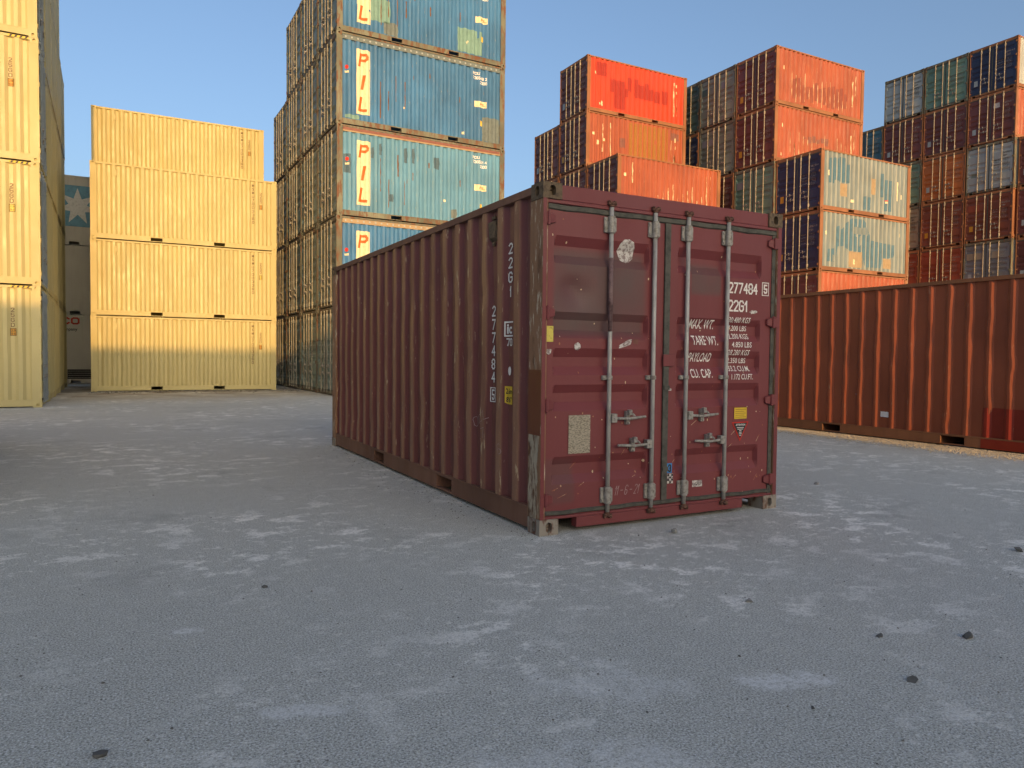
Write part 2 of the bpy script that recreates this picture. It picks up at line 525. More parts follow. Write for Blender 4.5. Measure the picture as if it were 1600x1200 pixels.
def casting_mesh(ex, ey, ez, n=16):
    """corner block with oval apertures on its three outward faces; ex, ey, ez: 0 or 1 = which end"""
    key = ('cast', ex, ey, ez, n)
    if key in CACHE:
        return CACHE[key]
    SX, SY, SZ = 0.178, 0.162, 0.118
    mb = MB()

    def face(P, A, Bs, ra, rb):
        # P maps (a, b, depth) to local coordinates; a 0..A, b 0..Bs; oval half sizes ra, rb
        ca, cb = A / 2, Bs / 2
        out, inn, deep = [], [], []
        for k in range(n):
            th = 2 * math.pi * (k + 0.5) / n
            c, s = math.cos(th), math.sin(th)
            q = 1 / max(abs(c) / (A / 2), abs(s) / (Bs / 2))
            # stadium
            if ra > rb:
                e = ra - rb; ix = math.copysign(e, c) + rb * c; iy = rb * s
            else:
                e = rb - ra; iy = math.copysign(e, s) + ra * s; ix = ra * c
            ox, oy = ca + c * q, cb + s * q
            # snap to exact corner
            if abs(abs(ox - ca) - A / 2) < 1e-3 and abs(abs(oy - cb) - Bs / 2) < 0.012:
                oy = cb + math.copysign(Bs / 2, s)
            out.append(mb.vert(*P(ox, oy, 0)))
            inn.append(mb.vert(*P(ca + ix, cb + iy, 0)))
            deep.append(mb.vert(*P(ca + ix, cb + iy, 0.05)))
        for k in range(n):
            j = (k + 1) % n
            mb.f.append((out[k], out[j], inn[j], inn[k]))
            mb.f.append((inn[k], inn[j], deep[j], deep[k]))
        mb.f.append(tuple(deep))
        # fill the clipped corners
        for a in (0, A):
            for b in (0, Bs):
                near = sorted(range(n), key=lambda k: (Vector(mb.v[out[k]]) - Vector(P(a, b, 0))).length)[:2]
                mb.f.append((out[near[0]], out[near[1]], mb.vert(*P(a, b, 0))))

    fx = (lambda a, b, d: (d, a, b)) if ex == 0 else (lambda a, b, d: (SX - d, a, b))
    fy = (lambda a, b, d: (a, d, b)) if ey == 0 else (lambda a, b, d: (a, SY - d, b))
    fz = (lambda a, b, d: (a, b, d)) if ez == 0 else (lambda a, b, d: (a, b, SZ - d))
    face(fx, SY, SZ, 0.026, 0.038)
    face(fy, SX, SZ, 0.030, 0.038)
    face(fz, SX, SY, 0.055, 0.030)
    # inner faces
    xi, yi, zi = (SX if ex == 0 else 0), (SY if ey == 0 else 0), (SZ if ez == 0 else 0)
    mb.poly(((xi, 0, 0), (xi, SY, 0), (xi, SY, SZ), (xi, 0, SZ)))
    mb.poly(((0, yi, 0), (SX, yi, 0), (SX, yi, SZ), (0, yi, SZ)))
    mb.poly(((0, 0, zi), (SX, 0, zi), (SX, SY, zi), (0, SY, zi)))
    CACHE[key] = mb.mesh('corner_casting')
    return CACHE[key]


# ---------------- doors.  xm runs left to right as one faces the doors: local Y = W20 - xm
ZPROF = [(0.134, 0), (0.368, 0), (0.434, 1), (0.514, 1), (0.576, 0), (0.916, 0), (0.982, 1), (1.052, 1), (1.114, 0), (1.185, 0),
         (1.251, 1), (1.321, 1), (1.388, 0), (1.463, 0), (1.523, 1), (1.60, 1), (1.657, 0), (2.011, 0), (2.077, 1), (2.147, 1), (2.218, 0), (2.446, 0)]
DOORX, DREC = 0.030, 0.040
LEAVES = {'left': (0.046, 1.150, 0.115, 0.995), 'right': (1.196, 2.345, 1.285, 2.225)}


def zprof(z, H):
    k = H / HS
    for (a, da), (b, db) in zip(ZPROF, ZPROF[1:]):
        if a * k <= z <= b * k:
            return da + (db - da) * (z - a * k) / ((b - a) * k)
    return 0.0


def door_depth(xm, z, H, leaf):
    x0, x1, r0, r1 = LEAVES[leaf]
    t = max(0.0, min(1.0, (xm - r0) / 0.02, (r1 - xm) / 0.02))
    return DREC * t * zprof(z, H)


def smoothstep(a, b, x):
    t = max(0, min(1, (x - a) / (b - a)))
    return t * t * (3 - 2 * t)


def door_mesh(H, leaf, detail=0):
    key = ('door', H, leaf, detail)
    if key in CACHE:
        return CACHE[key]
    mb = MB()
    x0, x1, r0, r1 = LEAVES[leaf]
    k = H / HS
    xs = [x0, r0, r0 + 0.02, r1 - 0.02, r1, x1]
    zs = [z * k for z, _ in ZPROF]
    if detail:
        xs = sorted(set([round(x0 + (x1 - x0) * i / 46, 4) for i in range(47)] + xs))
        extra = []
        for a, b in zip(zs, zs[1:]):
            m = max(1, int((b - a) / 0.025))
            extra += [a + (b - a) * i / m for i in range(1, m)]
        zs = sorted(zs + extra)
    grid = []
    for z in zs:
        row = []
        for x in xs:
            d = door_depth(x, z, H, leaf)
            p = 0.0
            if detail:
                d += noise.noise(Vector((x * 2.2, z * 2.0, 5))) * 0.0025
                if leaf == 'left':
                    r = math.hypot((x - 0.33) / 0.17, (z - 1.80) / 0.13)
                    d += 0.022 * math.exp(-r * r * 1.6) + 0.010 * math.exp(-((x - 0.27) / 0.06) ** 2 - ((z - 1.86) / 0.05) ** 2)
                    p = smoothstep(0.105, 0.13, x) * (1 - smoothstep(0.93, 0.99, x)) * smoothstep(1.44, 1.52, z) * (1 - smoothstep(2.09, 2.15, z))
                    p = max(p, 0.55 * (1 - smoothstep(0.30, 0.33, x)) * (1 - smoothstep(0.54, 0.57, z)) * smoothstep(0.2, 0.24, z))
                else:
                    p = smoothstep(1.42, 1.44, x) * (1 - smoothstep(1.74, 1.77, x)) * smoothstep(1.84, 1.87, z) * (1 - smoothstep(2.08, 2.12, z))
            row.append(mb.vert(DOORX + d, W20 - x, z, 0.0, p))
        grid.append(row)
    for j in range(len(zs) - 1):
        for i in range(len(xs) - 1):
            mb.f.append((grid[j][i], grid[j][i + 1], grid[j + 1][i + 1], grid[j + 1][i]))
    # leaf edges
    za, zb = zs[0], zs[-1]
    for xx in (x0, x1):
        mb.poly(((DOORX, W20 - xx, za), (DOORX, W20 - xx, zb), (0.083, W20 - xx, zb), (0.083, W20 - xx, za)))
    for zz in (za, zb):
        mb.poly(((DOORX, W20 - x0, zz), (DOORX, W20 - x1, zz), (0.083, W20 - x1, zz), (0.083, W20 - x0, zz)))
    CACHE[key] = mb.mesh('door')
    return CACHE[key]


RODS = {'left': (0.605, 1.028), 'right': (1.368, 1.805)}


def rod_mesh(H, xm, detail=0, part='all'):
    key = ('rod', H, xm, detail, part)
    if key in CACHE:
        return CACHE[key]
    mb = MB()
    y = W20 - xm
    n = 14 if detail else 6
    r = 0.017 if detail else 0.020
    if part in ('all', 'rod'):
        mb.tube((0.0, y, 0.125), (0.0, y, H - 0.125), r, n)
    for bi, (za, zb) in enumerate(((0.195, 0.325), (H - 0.325, H - 0.196))):
        if part in ('all', 'bracket%d' % bi):
            mb.tube((0.0, y, za), (0.0, y, zb), r + 0.012, n)
            mb.box(0.012, 0.0295, y - 0.03, y + 0.055, za + 0.006, zb - 0.006)
            if detail:
                for yy in (y - 0.022, y + 0.045):
                    for zz in (za + 0.025, zb - 0.025):
                        mb.tube((0.012, yy, zz), (0.004, yy, zz), 0.009, 8)
                mb.box(-0.012, 0.012, y - 0.04, y - 0.022, za + 0.012, zb - 0.012)
    if part in ('all', 'guide'):
        zm = 0.45 * H
        mb.tube((0.0, y, zm - 0.016), (0.0, y, zm + 0.016), r + 0.008, n)
        mb.box(0.006, 0.0295, y - 0.026, y + 0.058, zm - 0.017, zm + 0.017)
        if detail:
            mb.tube((0.006, y + 0.045, zm), (-0.002, y + 0.045, zm), 0.009, 8)
    for ci, (zc, sg) in enumerate(((0.100, -1), (H - 0.098, 1))):
        if part in ('all', 'cam%d' % ci):
            mb.tube((0.0, y, zc - sg * 0.03), (0.0, y, zc + sg * 0.006), r + 0.006, n, r + 0.001)
            mb.box(-0.022, 0.0115, y - 0.034, y - 0.012, zc - 0.018, zc + 0.016)
            mb.box(-0.018, 0.0115, y + 0.014, y + 0.036, zc - 0.014, zc + 0.018)
            mb.box(-0.026, 0.010, y - 0.014, y + 0.016, zc - 0.004 * sg - 0.009, zc - 0.004 * sg + 0.009)
            if detail:
                mb.tube((-0.03, y - 0.024, zc - 0.010), (0.0, y - 0.024, zc + 0.012), 0.008, 6)
                mb.tube((-0.024, y + 0.028, zc + 0.014), (0.0, y + 0.022, zc - 0.016), 0.008, 6)
    CACHE[key] = mb.mesh('lock_rod', smooth=False)
    return CACHE[key]


def handle_mesh(H, xm, z, direction, detail=0):
    key = ('handle', H, xm, z, direction, detail)
    if key in CACHE:
        return CACHE[key]
    mb = MB()

    def Y(x):
        return W20 - x
    d = direction
    mb.box(-0.026, 0.020, min(Y(xm + d * 0.015), Y(xm + d * 0.065)), max(Y(xm + d * 0.015), Y(xm + d * 0.065)), z - 0.034, z + 0.034)
    a, b, c = xm + d * 0.06, xm + d * 0.17, xm + d * 0.345
    mb.tube((-0.012, Y(a), z - 0.002), (-0.014, Y(b), z - 0.008), 0.012, 8)
    mb.tube((-0.014, Y(b), z - 0.008), (-0.018, Y(c), z + 0.004), 0.014, 8, 0.010)
    # retainer hasp and its cover plate
    m = xm + d * 0.185
    mb.box(-0.004, 0.0295, Y(m) - 0.018, Y(m) + 0.018, z - 0.055, z + 0.05)
    mb.box(-0.036, -0.004, Y(m) - 0.016, Y(m) + 0.016, z + 0.018, z + 0.062)
    mb.tube((-0.030, Y(m) - 0.02, z + 0.03), (-0.02, Y(m) - 0.05, z + 0.012), 0.010, 6)
    if detail:
        mb.tube((-0.004, Y(m), z - 0.042), (-0.016, Y(m), z - 0.042), 0.011, 8)
        mb.tube((-0.026, Y(xm + d * 0.04), z), (-0.034, Y(xm + d * 0.04), z), 0.010, 8)
        mb.tube((-0.036, Y(m), z + 0.046), (-0.044, Y(m), z + 0.046), 0.008, 8)
    CACHE[key] = mb.mesh('handle')
    return CACHE[key]


HINGEZ = (0.262, 0.963, 1.645, 2.330)


def hinge_mesh(H, leaf, one=None):
    key = ('hinge', H, leaf, one)
    if key in CACHE:
        return CACHE[key]
    mb = MB()
    k = H / HS
    for i, z in enumerate(HINGEZ):
        if one is not None and i != one:
            continue
        z *= k
        if leaf == 'left':
            y0, y1, y2 = W20 - 0.006, W20 - 0.05, W20 - 0.118
        else:
            y0, y1, y2 = 0.006, 0.085, 0.150
        mb.hexa([(0.0, y0, z - 0.045), (0.032, y0, z - 0.045), (0.0, y1, z - 0.045), (0.032, y1, z - 0.045),
                 (0.0, y0, z + 0.045), (0.032, y0, z + 0.045), (0.0, y1, z + 0.045), (0.032, y1, z + 0.045)])
        mb.hexa([(0.001, y1, z - 0.043), (0.0295, y1, z - 0.043), (0.010, y2, z - 0.026), (0.0295, y2, z - 0.026),
                 (0.001, y1, z + 0.043), (0.0295, y1, z + 0.043), (0.010, y2, z + 0.026), (0.0295, y2, z + 0.026)])
        mb.tube((-0.002, y1, z - 0.052), (-0.002, y1, z + 0.052), 0.012, 8)
    CACHE[key] = mb.mesh('hinge')
    return CACHE[key]


def gasket_mesh(H):
    key = ('gasket', H)
    if key in CACHE:
        return CACHE[key]
    mb = MB()
    k = H / HS
    zt, zb = 2.446 * k, 0.134 * k
    n = 14
    for (za, zc) in ((zt - 0.048, zt - 0.002), (zb + 0.004, zb + 0.040)):     # top and bottom lips, slightly wavy
        rows = [[], [], [], []]
        for i in range(n + 1):
            y = 0.055 + (W20 - 0.11) * i / n
            w = 0.004 * math.sin(i * 2.3)
            for r, (x, z) in enumerate(((0.0285, za + w), (0.015, za + 0.008 + w), (0.013, zc - 0.008 + w), (0.0285, zc + w))):
                rows[r].append(mb.vert(x, y, z))
        for r in range(3):
            for i in range(n):
                mb.f.append((rows[r][i], rows[r][i + 1], rows[r + 1][i + 1], rows[r + 1][i]))
    mb.box(0.014, 0.0287, W20 - 1.200, W20 - 1.146, zb + 0.041, zt - 0.049)
    mb.box(0.020, 0.05, W20 - 0.0455, W20 - 0.036, zb, zt)
    mb.box(0.022, 0.06, W20 - 2.386, W20 - 2.3455, zb, zt)
    CACHE[key] = mb.mesh('door_seal')
    return CACHE[key]


# ---------------- lettering
# condensed stencil-like block letters, drawn as strokes on a 4 x 6 grid
STROKES = {
    '0': ['0105163645413010 01'.replace(' ', '')], '1': ['142620'], '2': ['05163645430040'.replace('43', '44')], '3': ['05163645443343', '334442413010 01'.replace(' ', '')],
    '4': ['30360242'], '5': ['460603344441301001'.replace('3444', '3343').replace('4341', '4341')], '6': ['45361605011030414233 03'.replace(' ', '')], '7': ['064610'],
    '8': ['130201103041423313', '1304051636454433'], '9': ['01103041453616050413 43'.replace(' ', '')],
    'A': ['002640', '1232'], 'B': ['0006364544330 3'.replace(' ', ''), '334241300 0'.replace(' ', '')], 'C': ['45361605011030 41'.replace(' ', '')], 'D': ['00062645413000'.replace('2645', '3645')],
    'E': ['46060040', '0333'], 'F': ['460600', '0333'], 'G': ['453616050110304143 23'.replace(' ', '')], 'H': ['0006', '4046', '0343'], 'I': ['2026'], 'J': ['4641301001'],
    'K': ['0006', '460340'], 'L': ['060040'], 'M': ['0006234640'], 'N': ['00064046'], 'O': ['010516364541301001'], 'P': ['00063645443303'], 'Q': ['010516364541301001', '2240'],
    'R': ['00063645443303', '2340'], 'S': ['453616050413334241301001'], 'T': ['0646', '2026'], 'U': ['0601103041 46'.replace(' ', '')], 'V': ['062046'], 'W': ['0610233046'],
    'X': ['0046', '0640'], 'Y': ['062346', '2320'], 'Z': ['06460040'], '-': ['0343'], "'": ['2426'], '"': ['1416', '3436']}


def text_bm(s, w, h, shear=0.0, bold=0.0, fit=True, space=1.0):
    if any(ch not in "0123456789GPILCDOEUTH -'." for ch in s):
        return font_bm(s, w, h, shear, bold)
    t = h * (0.135 + bold * 1.5)
    adv, x = [], 0.0
    for ch in s:
        wd = 0.0 if ch in ".I'" else (0.5 if ch == ' ' else (0.45 if ch == '1' else 1.0))
        adv.append((x, wd))
        x += wd + (0.42 if ch != ' ' else 0.2)
    total = max(x - 0.42, 0.001)
    sx = (w - t) / total if total > 0.01 else 0.0
    bm = bmesh.new()
    k = 0

    def seg(ax, ay, bx, by):
        nonlocal k
        dx_, dy_ = bx - ax, by - ay
        L_ = math.hypot(dx_, dy_)
        if L_ < 1e-6:
            dx_, dy_, L_ = 1.0, 0.0, 1.0
        ux, uy = dx_ / L_ * t / 2, dy_ / L_ * t / 2
        e = 0.85
        pts = ((ax - ux * e - uy, ay - uy * e + ux), (ax - ux * e + uy, ay - uy * e - ux), (bx + ux * e + uy, by + uy * e - ux), (bx + ux * e - uy, by + uy * e + ux))
        bm.faces.new([bm.verts.new((p + shear * q, q, k % 7 * 0.0002)) for p, q in pts])
        k += 1

    for ch, (x0, wd) in zip(s, adv):
        if ch == ' ':
            continue
        if ch == '.':
            px_ = t / 2 + x0 * sx
            seg(px_, t / 2, px_, t / 2)
            continue
        for st in STROKES[ch]:
            pts = [(int(st[i]), int(st[i + 1])) for i in range(0, len(st), 2)]
            pts = [(t / 2 + (x0 + (wd * (p - (1 if ch == '1' else 0)) / (1.0 if ch == '1' else 4.0) if wd else 0.0)) * sx, t / 2 + q / 6.0 * (h - t)) for p, q in pts]
            for a, b in zip(pts, pts[1:]):
                seg(*a, *b)
    return bm


def font_bm(s, w, h, shear=0.0, bold=0.0):
    cu = bpy.data.curves.new('lettering', 'FONT')
    cu.body = s
    cu.resolution_u = 2
    cu.offset = bold
    o = bpy.data.objects.new('lettering', cu)
    C.objects.link(o)
    bpy.context.view_layer.update()
    dg = bpy.context.evaluated_depsgraph_get()
    me = bpy.data.meshes.new_from_object(o.evaluated_get(dg))
    bpy.data.objects.remove(o)
    bpy.data.curves.remove(cu)
    bm = bmesh.new()
    bm.from_mesh(me)
    bpy.data.meshes.remove(me)
    if len(bm.verts) == 0:
        return bm
    x0 = min(v.co.x for v in bm.verts); x1 = max(v.co.x for v in bm.verts)
    y0 = min(v.co.y for v in bm.verts); y1 = max(v.co.y for v in bm.verts)
    for v in bm.verts:
        v.co.x = (v.co.x - x0) / max(1e-6, x1 - x0) * w
        v.co.y = (v.co.y - y0) / max(1e-6, y1 - y0) * h
        v.co.x += shear * v.co.y
    return bm


def join_bm(dst, src, dx, dy, rot=0.0, dz=0.0):
    c, s = math.cos(rot), math.sin(rot)
    m = {}
    for v in src.verts:
        m[v] = dst.verts.new((v.co.x * c - v.co.y * s + dx, v.co.x * s + v.co.y * c + dy, v.co.z + dz))
    for f in src.faces:
        try:
            dst.faces.new([m[v] for v in f.verts])
        except ValueError:
            pass
    src.free()


def rect_bm(x0, x1, y0, y1, rag=0.0, seed=0):
    bm = bmesh.new()
    if rag <= 0:
        bm.faces.new([bm.verts.new(p) for p in ((x0, y0, 0), (x1, y0, 0), (x1, y1, 0), (x0, y1, 0))])
        return bm
    rnd = random.Random(seed)
    pts = []
    n = 7
    cs = ((x0, y0), (x1, y0), (x1, y1), (x0, y1))
    for (ax, ay), (bx, by) in zip(cs, cs[1:] + cs[:1]):
        for i in range(n):
            t = i / n
            pts.append((ax + (bx - ax) * t + rnd.uniform(-rag, rag), ay + (by - ay) * t + rnd.uniform(-rag, rag), 0))
    bm.faces.new([bm.verts.new(p) for p in pts])
    return bm


def poly_bm(pts):
    bm = bmesh.new()
    bm.faces.new([bm.verts.new((x, y, 0)) for x, y in pts])
    return bm


def frame_bm(x0, x1, y0, y1, t):
    bm = bmesh.new()
    for a in ((x0, x1, y0, y0 + t), (x0, x1, y1 - t, y1), (x0, x0 + t, y0 + t, y1 - t), (x1 - t, x1, y0 + t, y1 - t)):
        bm.faces.new([bm.verts.new(p) for p in ((a[0], a[2], 0), (a[1], a[2], 0), (a[1], a[3], 0), (a[0], a[3], 0))])
    return bm


def cut(bm, axis, values):
    lo = min((v.co[axis] for v in bm.verts), default=0); hi = max((v.co[axis] for v in bm.verts), default=0)
    no = (1, 0, 0) if axis == 0 else (0, 1, 0)
    for val in values:
        if lo < val < hi:
            co = (val, 0, 0) if axis == 0 else (0, val, 0)
            bmesh.ops.bisect_plane(bm, geom=bm.verts[:] + bm.edges[:] + bm.faces[:], plane_co=co, plane_no=no)


def bm_mesh(bm, name):
    me = bpy.data.meshes.new(name)
    bm.to_mesh(me)
    bm.free()
    return me


def on_side(bm, side, name, pitch=PITCH, off=OFF, proud=0.003, skip_outer=False, hw=BGPROF):
    """bm drawn in (u to the right, z up) with u = local X on side 0 and L - ... mirrored on side 1; draped on the ribs"""
    bmesh.ops.triangulate(bm, faces=bm.faces[:])
    if side == 1:
        for v in bm.verts:
            v.co.x = L20 - v.co.x          # viewed from the other side X runs the other way
    xs, d = profile(0.19, L20 - 0.19, pitch, off, hw)
    cut(bm, 0, xs)
    if skip_outer:                          # the paint survives only in the valleys of the ribs
        dead = [f for f in bm.faces if d(f.calc_center_median().x) < 0.002]
        bmesh.ops.delete(bm, geom=dead, context='FACES')
    for v in bm.verts:
        dep = WALLIN + (d(v.co.x) if 0.19 < v.co.x < L20 - 0.19 else -0.008) - proud - v.co.z
        v.co = Vector((v.co.x, dep if side == 0 else W20 - dep, v.co.y))
    return bm_mesh(bm, name)


def on_door(bm, H, leaf, name, proud=0.003):
    """bm drawn in (xm, z)"""
    bmesh.ops.triangulate(bm, faces=bm.faces[:])
    k = H / HS
    x0, x1, r0, r1 = LEAVES[leaf]
    cut(bm, 1, [z * k for z, _ in ZPROF])
    cut(bm, 0, [r0, r0 + 0.02, r1 - 0.02, r1])
    for v in bm.verts:
        dep = DOORX + door_depth(v.co.x, v.co.y, H, leaf) - proud - v.co.z
        v.co = Vector((dep, W20 - v.co.x, v.co.y))
    return bm_mesh(bm, name)


NUMS = ['344052 0', '108033 8', '883222 1', '883258 6', '281074 8', '222449 8', '300331 8', '500284 7']


def door_lettering(H, v):
    key = ('doortext', H, v)
    if key in CACHE:
        return CACHE[key]
    k = H / HS
    bm = bmesh.new()
    join_bm(bm, text_bm(NUMS[v], 0.42, 0.085, bold=0.012), 1.85, 1.885 * k)
    join_bm(bm, text_bm('22G1', 0.21, 0.085, bold=0.012), 1.85, 1.735 * k)
    for i, s in enumerate(('MAX. WT.', 'TARE WT.', 'PAYLOAD', 'CU. CAP.')):
        join_bm(bm, text_bm(s, 0.27, 0.065, bold=0.01), 1.42, (1.57 - 0.125 * i) * k)
    for i, s in enumerate(('30.480 KGS', '67.200 LBS', '2.200 KGS', '4.850 LBS', '28.280 KGS', '62.350 LBS', '33.2 CU.M', '1.172 CU.FT')):
        join_bm(bm, text_bm(s, 0.26, 0.042, bold=0.01), 1.86, (1.60 - 0.068 * i) * k)
    CACHE[key] = on_door(bm, H, 'right', 'door_lettering', proud=0.004)
    return CACHE[key]


def door_plate(H):
    key = ('plate', H)
    if key not in CACHE:
        CACHE[key] = on_door(rect_bm(0.25, 0.44, 0.60, 0.89), H, 'left', 'data_plate', proud=0.005)
    return CACHE[key]


# ------------------------------------------------------------------ container builder
TIER = ['bottom', 'second', 'third', 'fourth', 'fifth', 'sixth', 'seventh']
PLATES = [ORSTICK, GREY, BROWNT, YELPALE]


def container(name, label, loc, rot, H, side, door, frame, rod, group, cast=None, v=0, letters=WHITED, flat=False,
              plate=None, doors=True):
    r = bpy.data.objects.new(name, None)
    C.objects.link(r)
    r.empty_display_size = 0.3
    r.location = loc
    r.rotation_euler = (0, 0, rot)
    r['label'] = label
    r['category'] = 'container'
    if group:
        r['group'] = group
    obj('corrugated_shell', shell_mesh(H, flat=flat, variant=v % 3), side, r)
    obj('frame', frame_mesh(H), frame, r)
    for ex in (0, 1):
        for ey in (0, 1):
            for ez in (0, 1):
                c = obj('corner_casting', casting_mesh(ex, ey, ez, 12), cast or frame, r)
                c.location = (ex * (L20 - 0.178), ey * (W20 - 0.162), ez * (H - 0.118))
    if doors:
        for leaf in ('left', 'right'):
            d = obj('door', door_mesh(H, leaf), door, r)
            for xm in RODS[leaf]:
                obj('lock_rod', rod_mesh(H, xm), rod, d)
            for i, xm in enumerate(RODS[leaf]):
                obj('handle', handle_mesh(H, xm, (0.855, 0.640)[i] * H / HS, 1 if i == 0 else -1), GALVD, d)
            for i in range(4):
                obj('hinge', hinge_mesh(H, leaf, i), frame, d)
            if leaf == 'right' and letters:
                obj('door_lettering', door_lettering(H, v % 8), letters, d)
            if leaf == 'left' and plate is not None:
                obj('data_plate', door_plate(H), plate, d)
        obj('door_seal', gasket_mesh(H), RUBBER, r)
    return r


def placed(o, yaw, lx, ly, z, flip=False):
    """stack frame -> world location and rotation; flip turns the doors to the other end"""
    if flip:
        lx, ly = lx + L20, ly + W20
    c, s = math.cos(yaw), math.sin(yaw)
    return (o[0] + lx * c - ly * s, o[1] + lx * s + ly * c, z), yaw + (math.pi if flip else 0.0)


PAINTS = {  # kind: (colour words, side, door, frame, rods, lettering, plate)
    'cream': ('cream', CREAM, CREAM, CREAMF, RODGREY, None, None),
    'teal': ('sea blue', TEAL, TEALDOOR, RUSTFRAME, RODTEAL, WHITED, BEIGE),
    'tealpale': ('pale turquoise', TEALPALE, TEALDOOR, RUSTFRAME, RODTEAL, WHITED, BEIGE),
    'orange': ('sunlit-sided oxide red', ORANGE, MAROON_SHADED, TANFRAME, RODWARM, WHITED, ORSTICK),
    'red': ('bright red', RED, MAROON_SHADED, TANFRAME, RODWARM, WHITED, GREY),  # same red all round; door colour has the shade painted in
    'maroon': ('shaded maroon', ORANGE, MAROON_SHADED, TANFRAME, RODWARM, WHITED, GREY),
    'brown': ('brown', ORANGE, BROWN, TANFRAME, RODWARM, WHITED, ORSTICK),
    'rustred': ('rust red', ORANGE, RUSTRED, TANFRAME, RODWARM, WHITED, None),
    'navy': ('navy', GREYBLUE, NAVY, TANFRAME, RODWARM, WHITED, ORSTICK),
    'navygrey': ('navy', GREY, NAVY, TANFRAME, RODWARM, WHITED, GREY),
    'grey': ('light grey', GREY, GREY, RUSTFRAME, RODWARM, BLACKT, None),
    'slate': ('slate grey', GREY, SLATE, RUSTFRAME, RODWARM, WHITED, GREY),
    'green': ('sage green', GREEN, GREEN, RUSTFRAME, RODWARM, WHITED, None),
    'greygreen': ('grey-green', GREYGREEN, GREYGREEN, RUSTFRAME, RODWARM, WHITED, None),
    'dkgreen': ('dark green', GREYGREEN, DKGREEN, RUSTFRAME, RODWARM, WHITED, None),
    'tealblue': ('petrol blue', GREYGREEN, TEALBLUE, RUSTFRAME, RODWARM, WHITED, None),
    'beige': ('beige', BEIGE, BEIGE, RUSTFRAME, RODWARM, BLACKT, None),
    'oranged': ('orange', ORANGE, ORANGED, TANFRAME, RODWARM, WHITED, GREY),
    'olive': ('olive yellow', OLIVE, GREYGREEN, OLIVE, RODWARM, WHITED, None),
    'tealgreen': ('blue-green', GREEN, GREEN, RUSTFRAME, RODWARM, WHITED, None),
}
BUILT = {}


def build_stack(tag, origin, yaw, H, rows, where, group, flip_rows=(), lead='shipping_container'):
    """rows: list of (row words, lx, ly, [kind for each tier or None])"""
    n = 0
    for ri, (rw, lx, ly, tiers) in enumerate(rows):
        for ti, kind in enumerate(tiers):
            if kind is None:
                continue
            hidden = kind.startswith('hidden:')
            kind = kind.split(':')[-1]
            cw, sd, dr, fr, rd, lt, pl = PAINTS[kind]
            loc, rot = placed(origin, yaw, lx + ((n * 7) % 5 - 2) * 0.006, ly, ti * (H + 0.003), ri in flip_rows)
            if hidden:
                label = 'stacked container, low tier of %s, hidden' % where
            else:
                top = ti == len(tiers) - 1
                label = '%s container, %s tier, %s of %s' % (cw, ('topmost' if top else TIER[ti]), rw, where)
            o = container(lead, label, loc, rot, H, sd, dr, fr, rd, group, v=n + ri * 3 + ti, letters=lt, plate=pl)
            BUILT[(tag, ri, ti)] = o
            n += 1


def h(k):
    return 'hidden:' + k


LEFT_O, LEFT_Y = (-4.42, 16.05), math.radians(1.1)
build_stack('left', LEFT_O, LEFT_Y, HH, [
    ('front row', -L20, 0.0, ['cream'] * 4),
    ('second row', -L20, 2.5, ['cream'] * 5),
    ('third row', -L20, 5.0, ['cream'] * 5),
    ('fourth row', -L20, 7.5, ['cream'] * 5),
    ('rearmost row', -L20, 10.0, ['cream'] * 4),
], 'the cream stack at left edge', 'cream containers', flip_rows=(0,))

YEL_O = (-3.68, 23.85)
build_stack('yellow', YEL_O, 0.0, HS, [
    ('front row', 0.0, 0.0, ['cream'] * 3),
    ('second row', -0.02, 2.6, [h('cream')] * 3 + ['cream']),
], 'the cream stack beside blue', 'cream containers', flip_rows=(0, 1))

BLUE_O, BLUE_Y = (3.31, 18.69), math.radians(1.0)
build_stack('blue', BLUE_O, BLUE_Y, HH, [
    ('front row', 0.0, 0.0, ['teal', 'teal', 'tealpale', 'teal', 'teal']),
    ('second row', 0.0, 2.5, ['teal'] * 5),
    ('third row', 0.0, 5.0, ['teal'] * 5),
    ('rearmost row', 0.0, 7.5, ['teal'] * 4),
], 'the rusty blue stack', 'blue containers')

R1_O = (16.58, 24.40)
build_stack('r1', R1_O, 0.0, HS, [
    ('front row', 0.02, -2.5, [h('maroon')] * 3 + ['orange']),
    ('middle row', 0.0, 0.0, [h('maroon')] * 3 + ['maroon', 'orange', 'red']),
    ('back row', 0.0, 2.5, [h('maroon')] * 3 + ['maroon', 'maroon']),
], 'the stack just right of centre', 'containers in the far stacks')

R3_O = (23.45, 19.37)
build_stack('r3', R3_O, 0.0, HS, [
    ('front row', 0.12, -2.47, [h('maroon'), 'orange', 'navy', 'navy']),
    ('second row', 0.0, 0.0, [h('maroon')] * 3 + ['tealgreen', 'orange', 'orange']),
    ('third row', 0.0, 2.5, [h('maroon')] * 3 + ['maroon', 'greygreen', 'greygreen']),
    ('fourth row', 0.0, 5.0, [h('maroon')] * 4 + ['navygrey', 'dkgreen']),
], 'the stack above the door corner', 'containers in the far stacks')

R5_O = (38.0, 16.83)
build_stack('r5', R5_O, 0.0, HS, [
    ('nearest row', 0.25, -2.5, [h('maroon'), 'maroon', 'maroon', 'maroon', 'maroon']),
    ('second row', 0.0, 0.0, [h('maroon'), 'maroon', 'slate', 'brown', 'grey', 'maroon', 'navygrey']),
    ('third row', 0.0, 2.5, [h('maroon'), 'brown', 'rustred', 'brown', 'oranged', 'maroon', 'green']),
    ('fourth row', 0.0, 5.0, [h('maroon'), 'brown', 'rustred', 'beige', 'green', 'maroon', 'grey']),
    ('farthest row', 0.0, 7.5, [h('maroon')] * 5 + ['tealblue']),
], 'the far right stack', 'containers in the far stacks')

# ------------------------------------------------------------------ markings on the stacks
RND = random.Random(3)


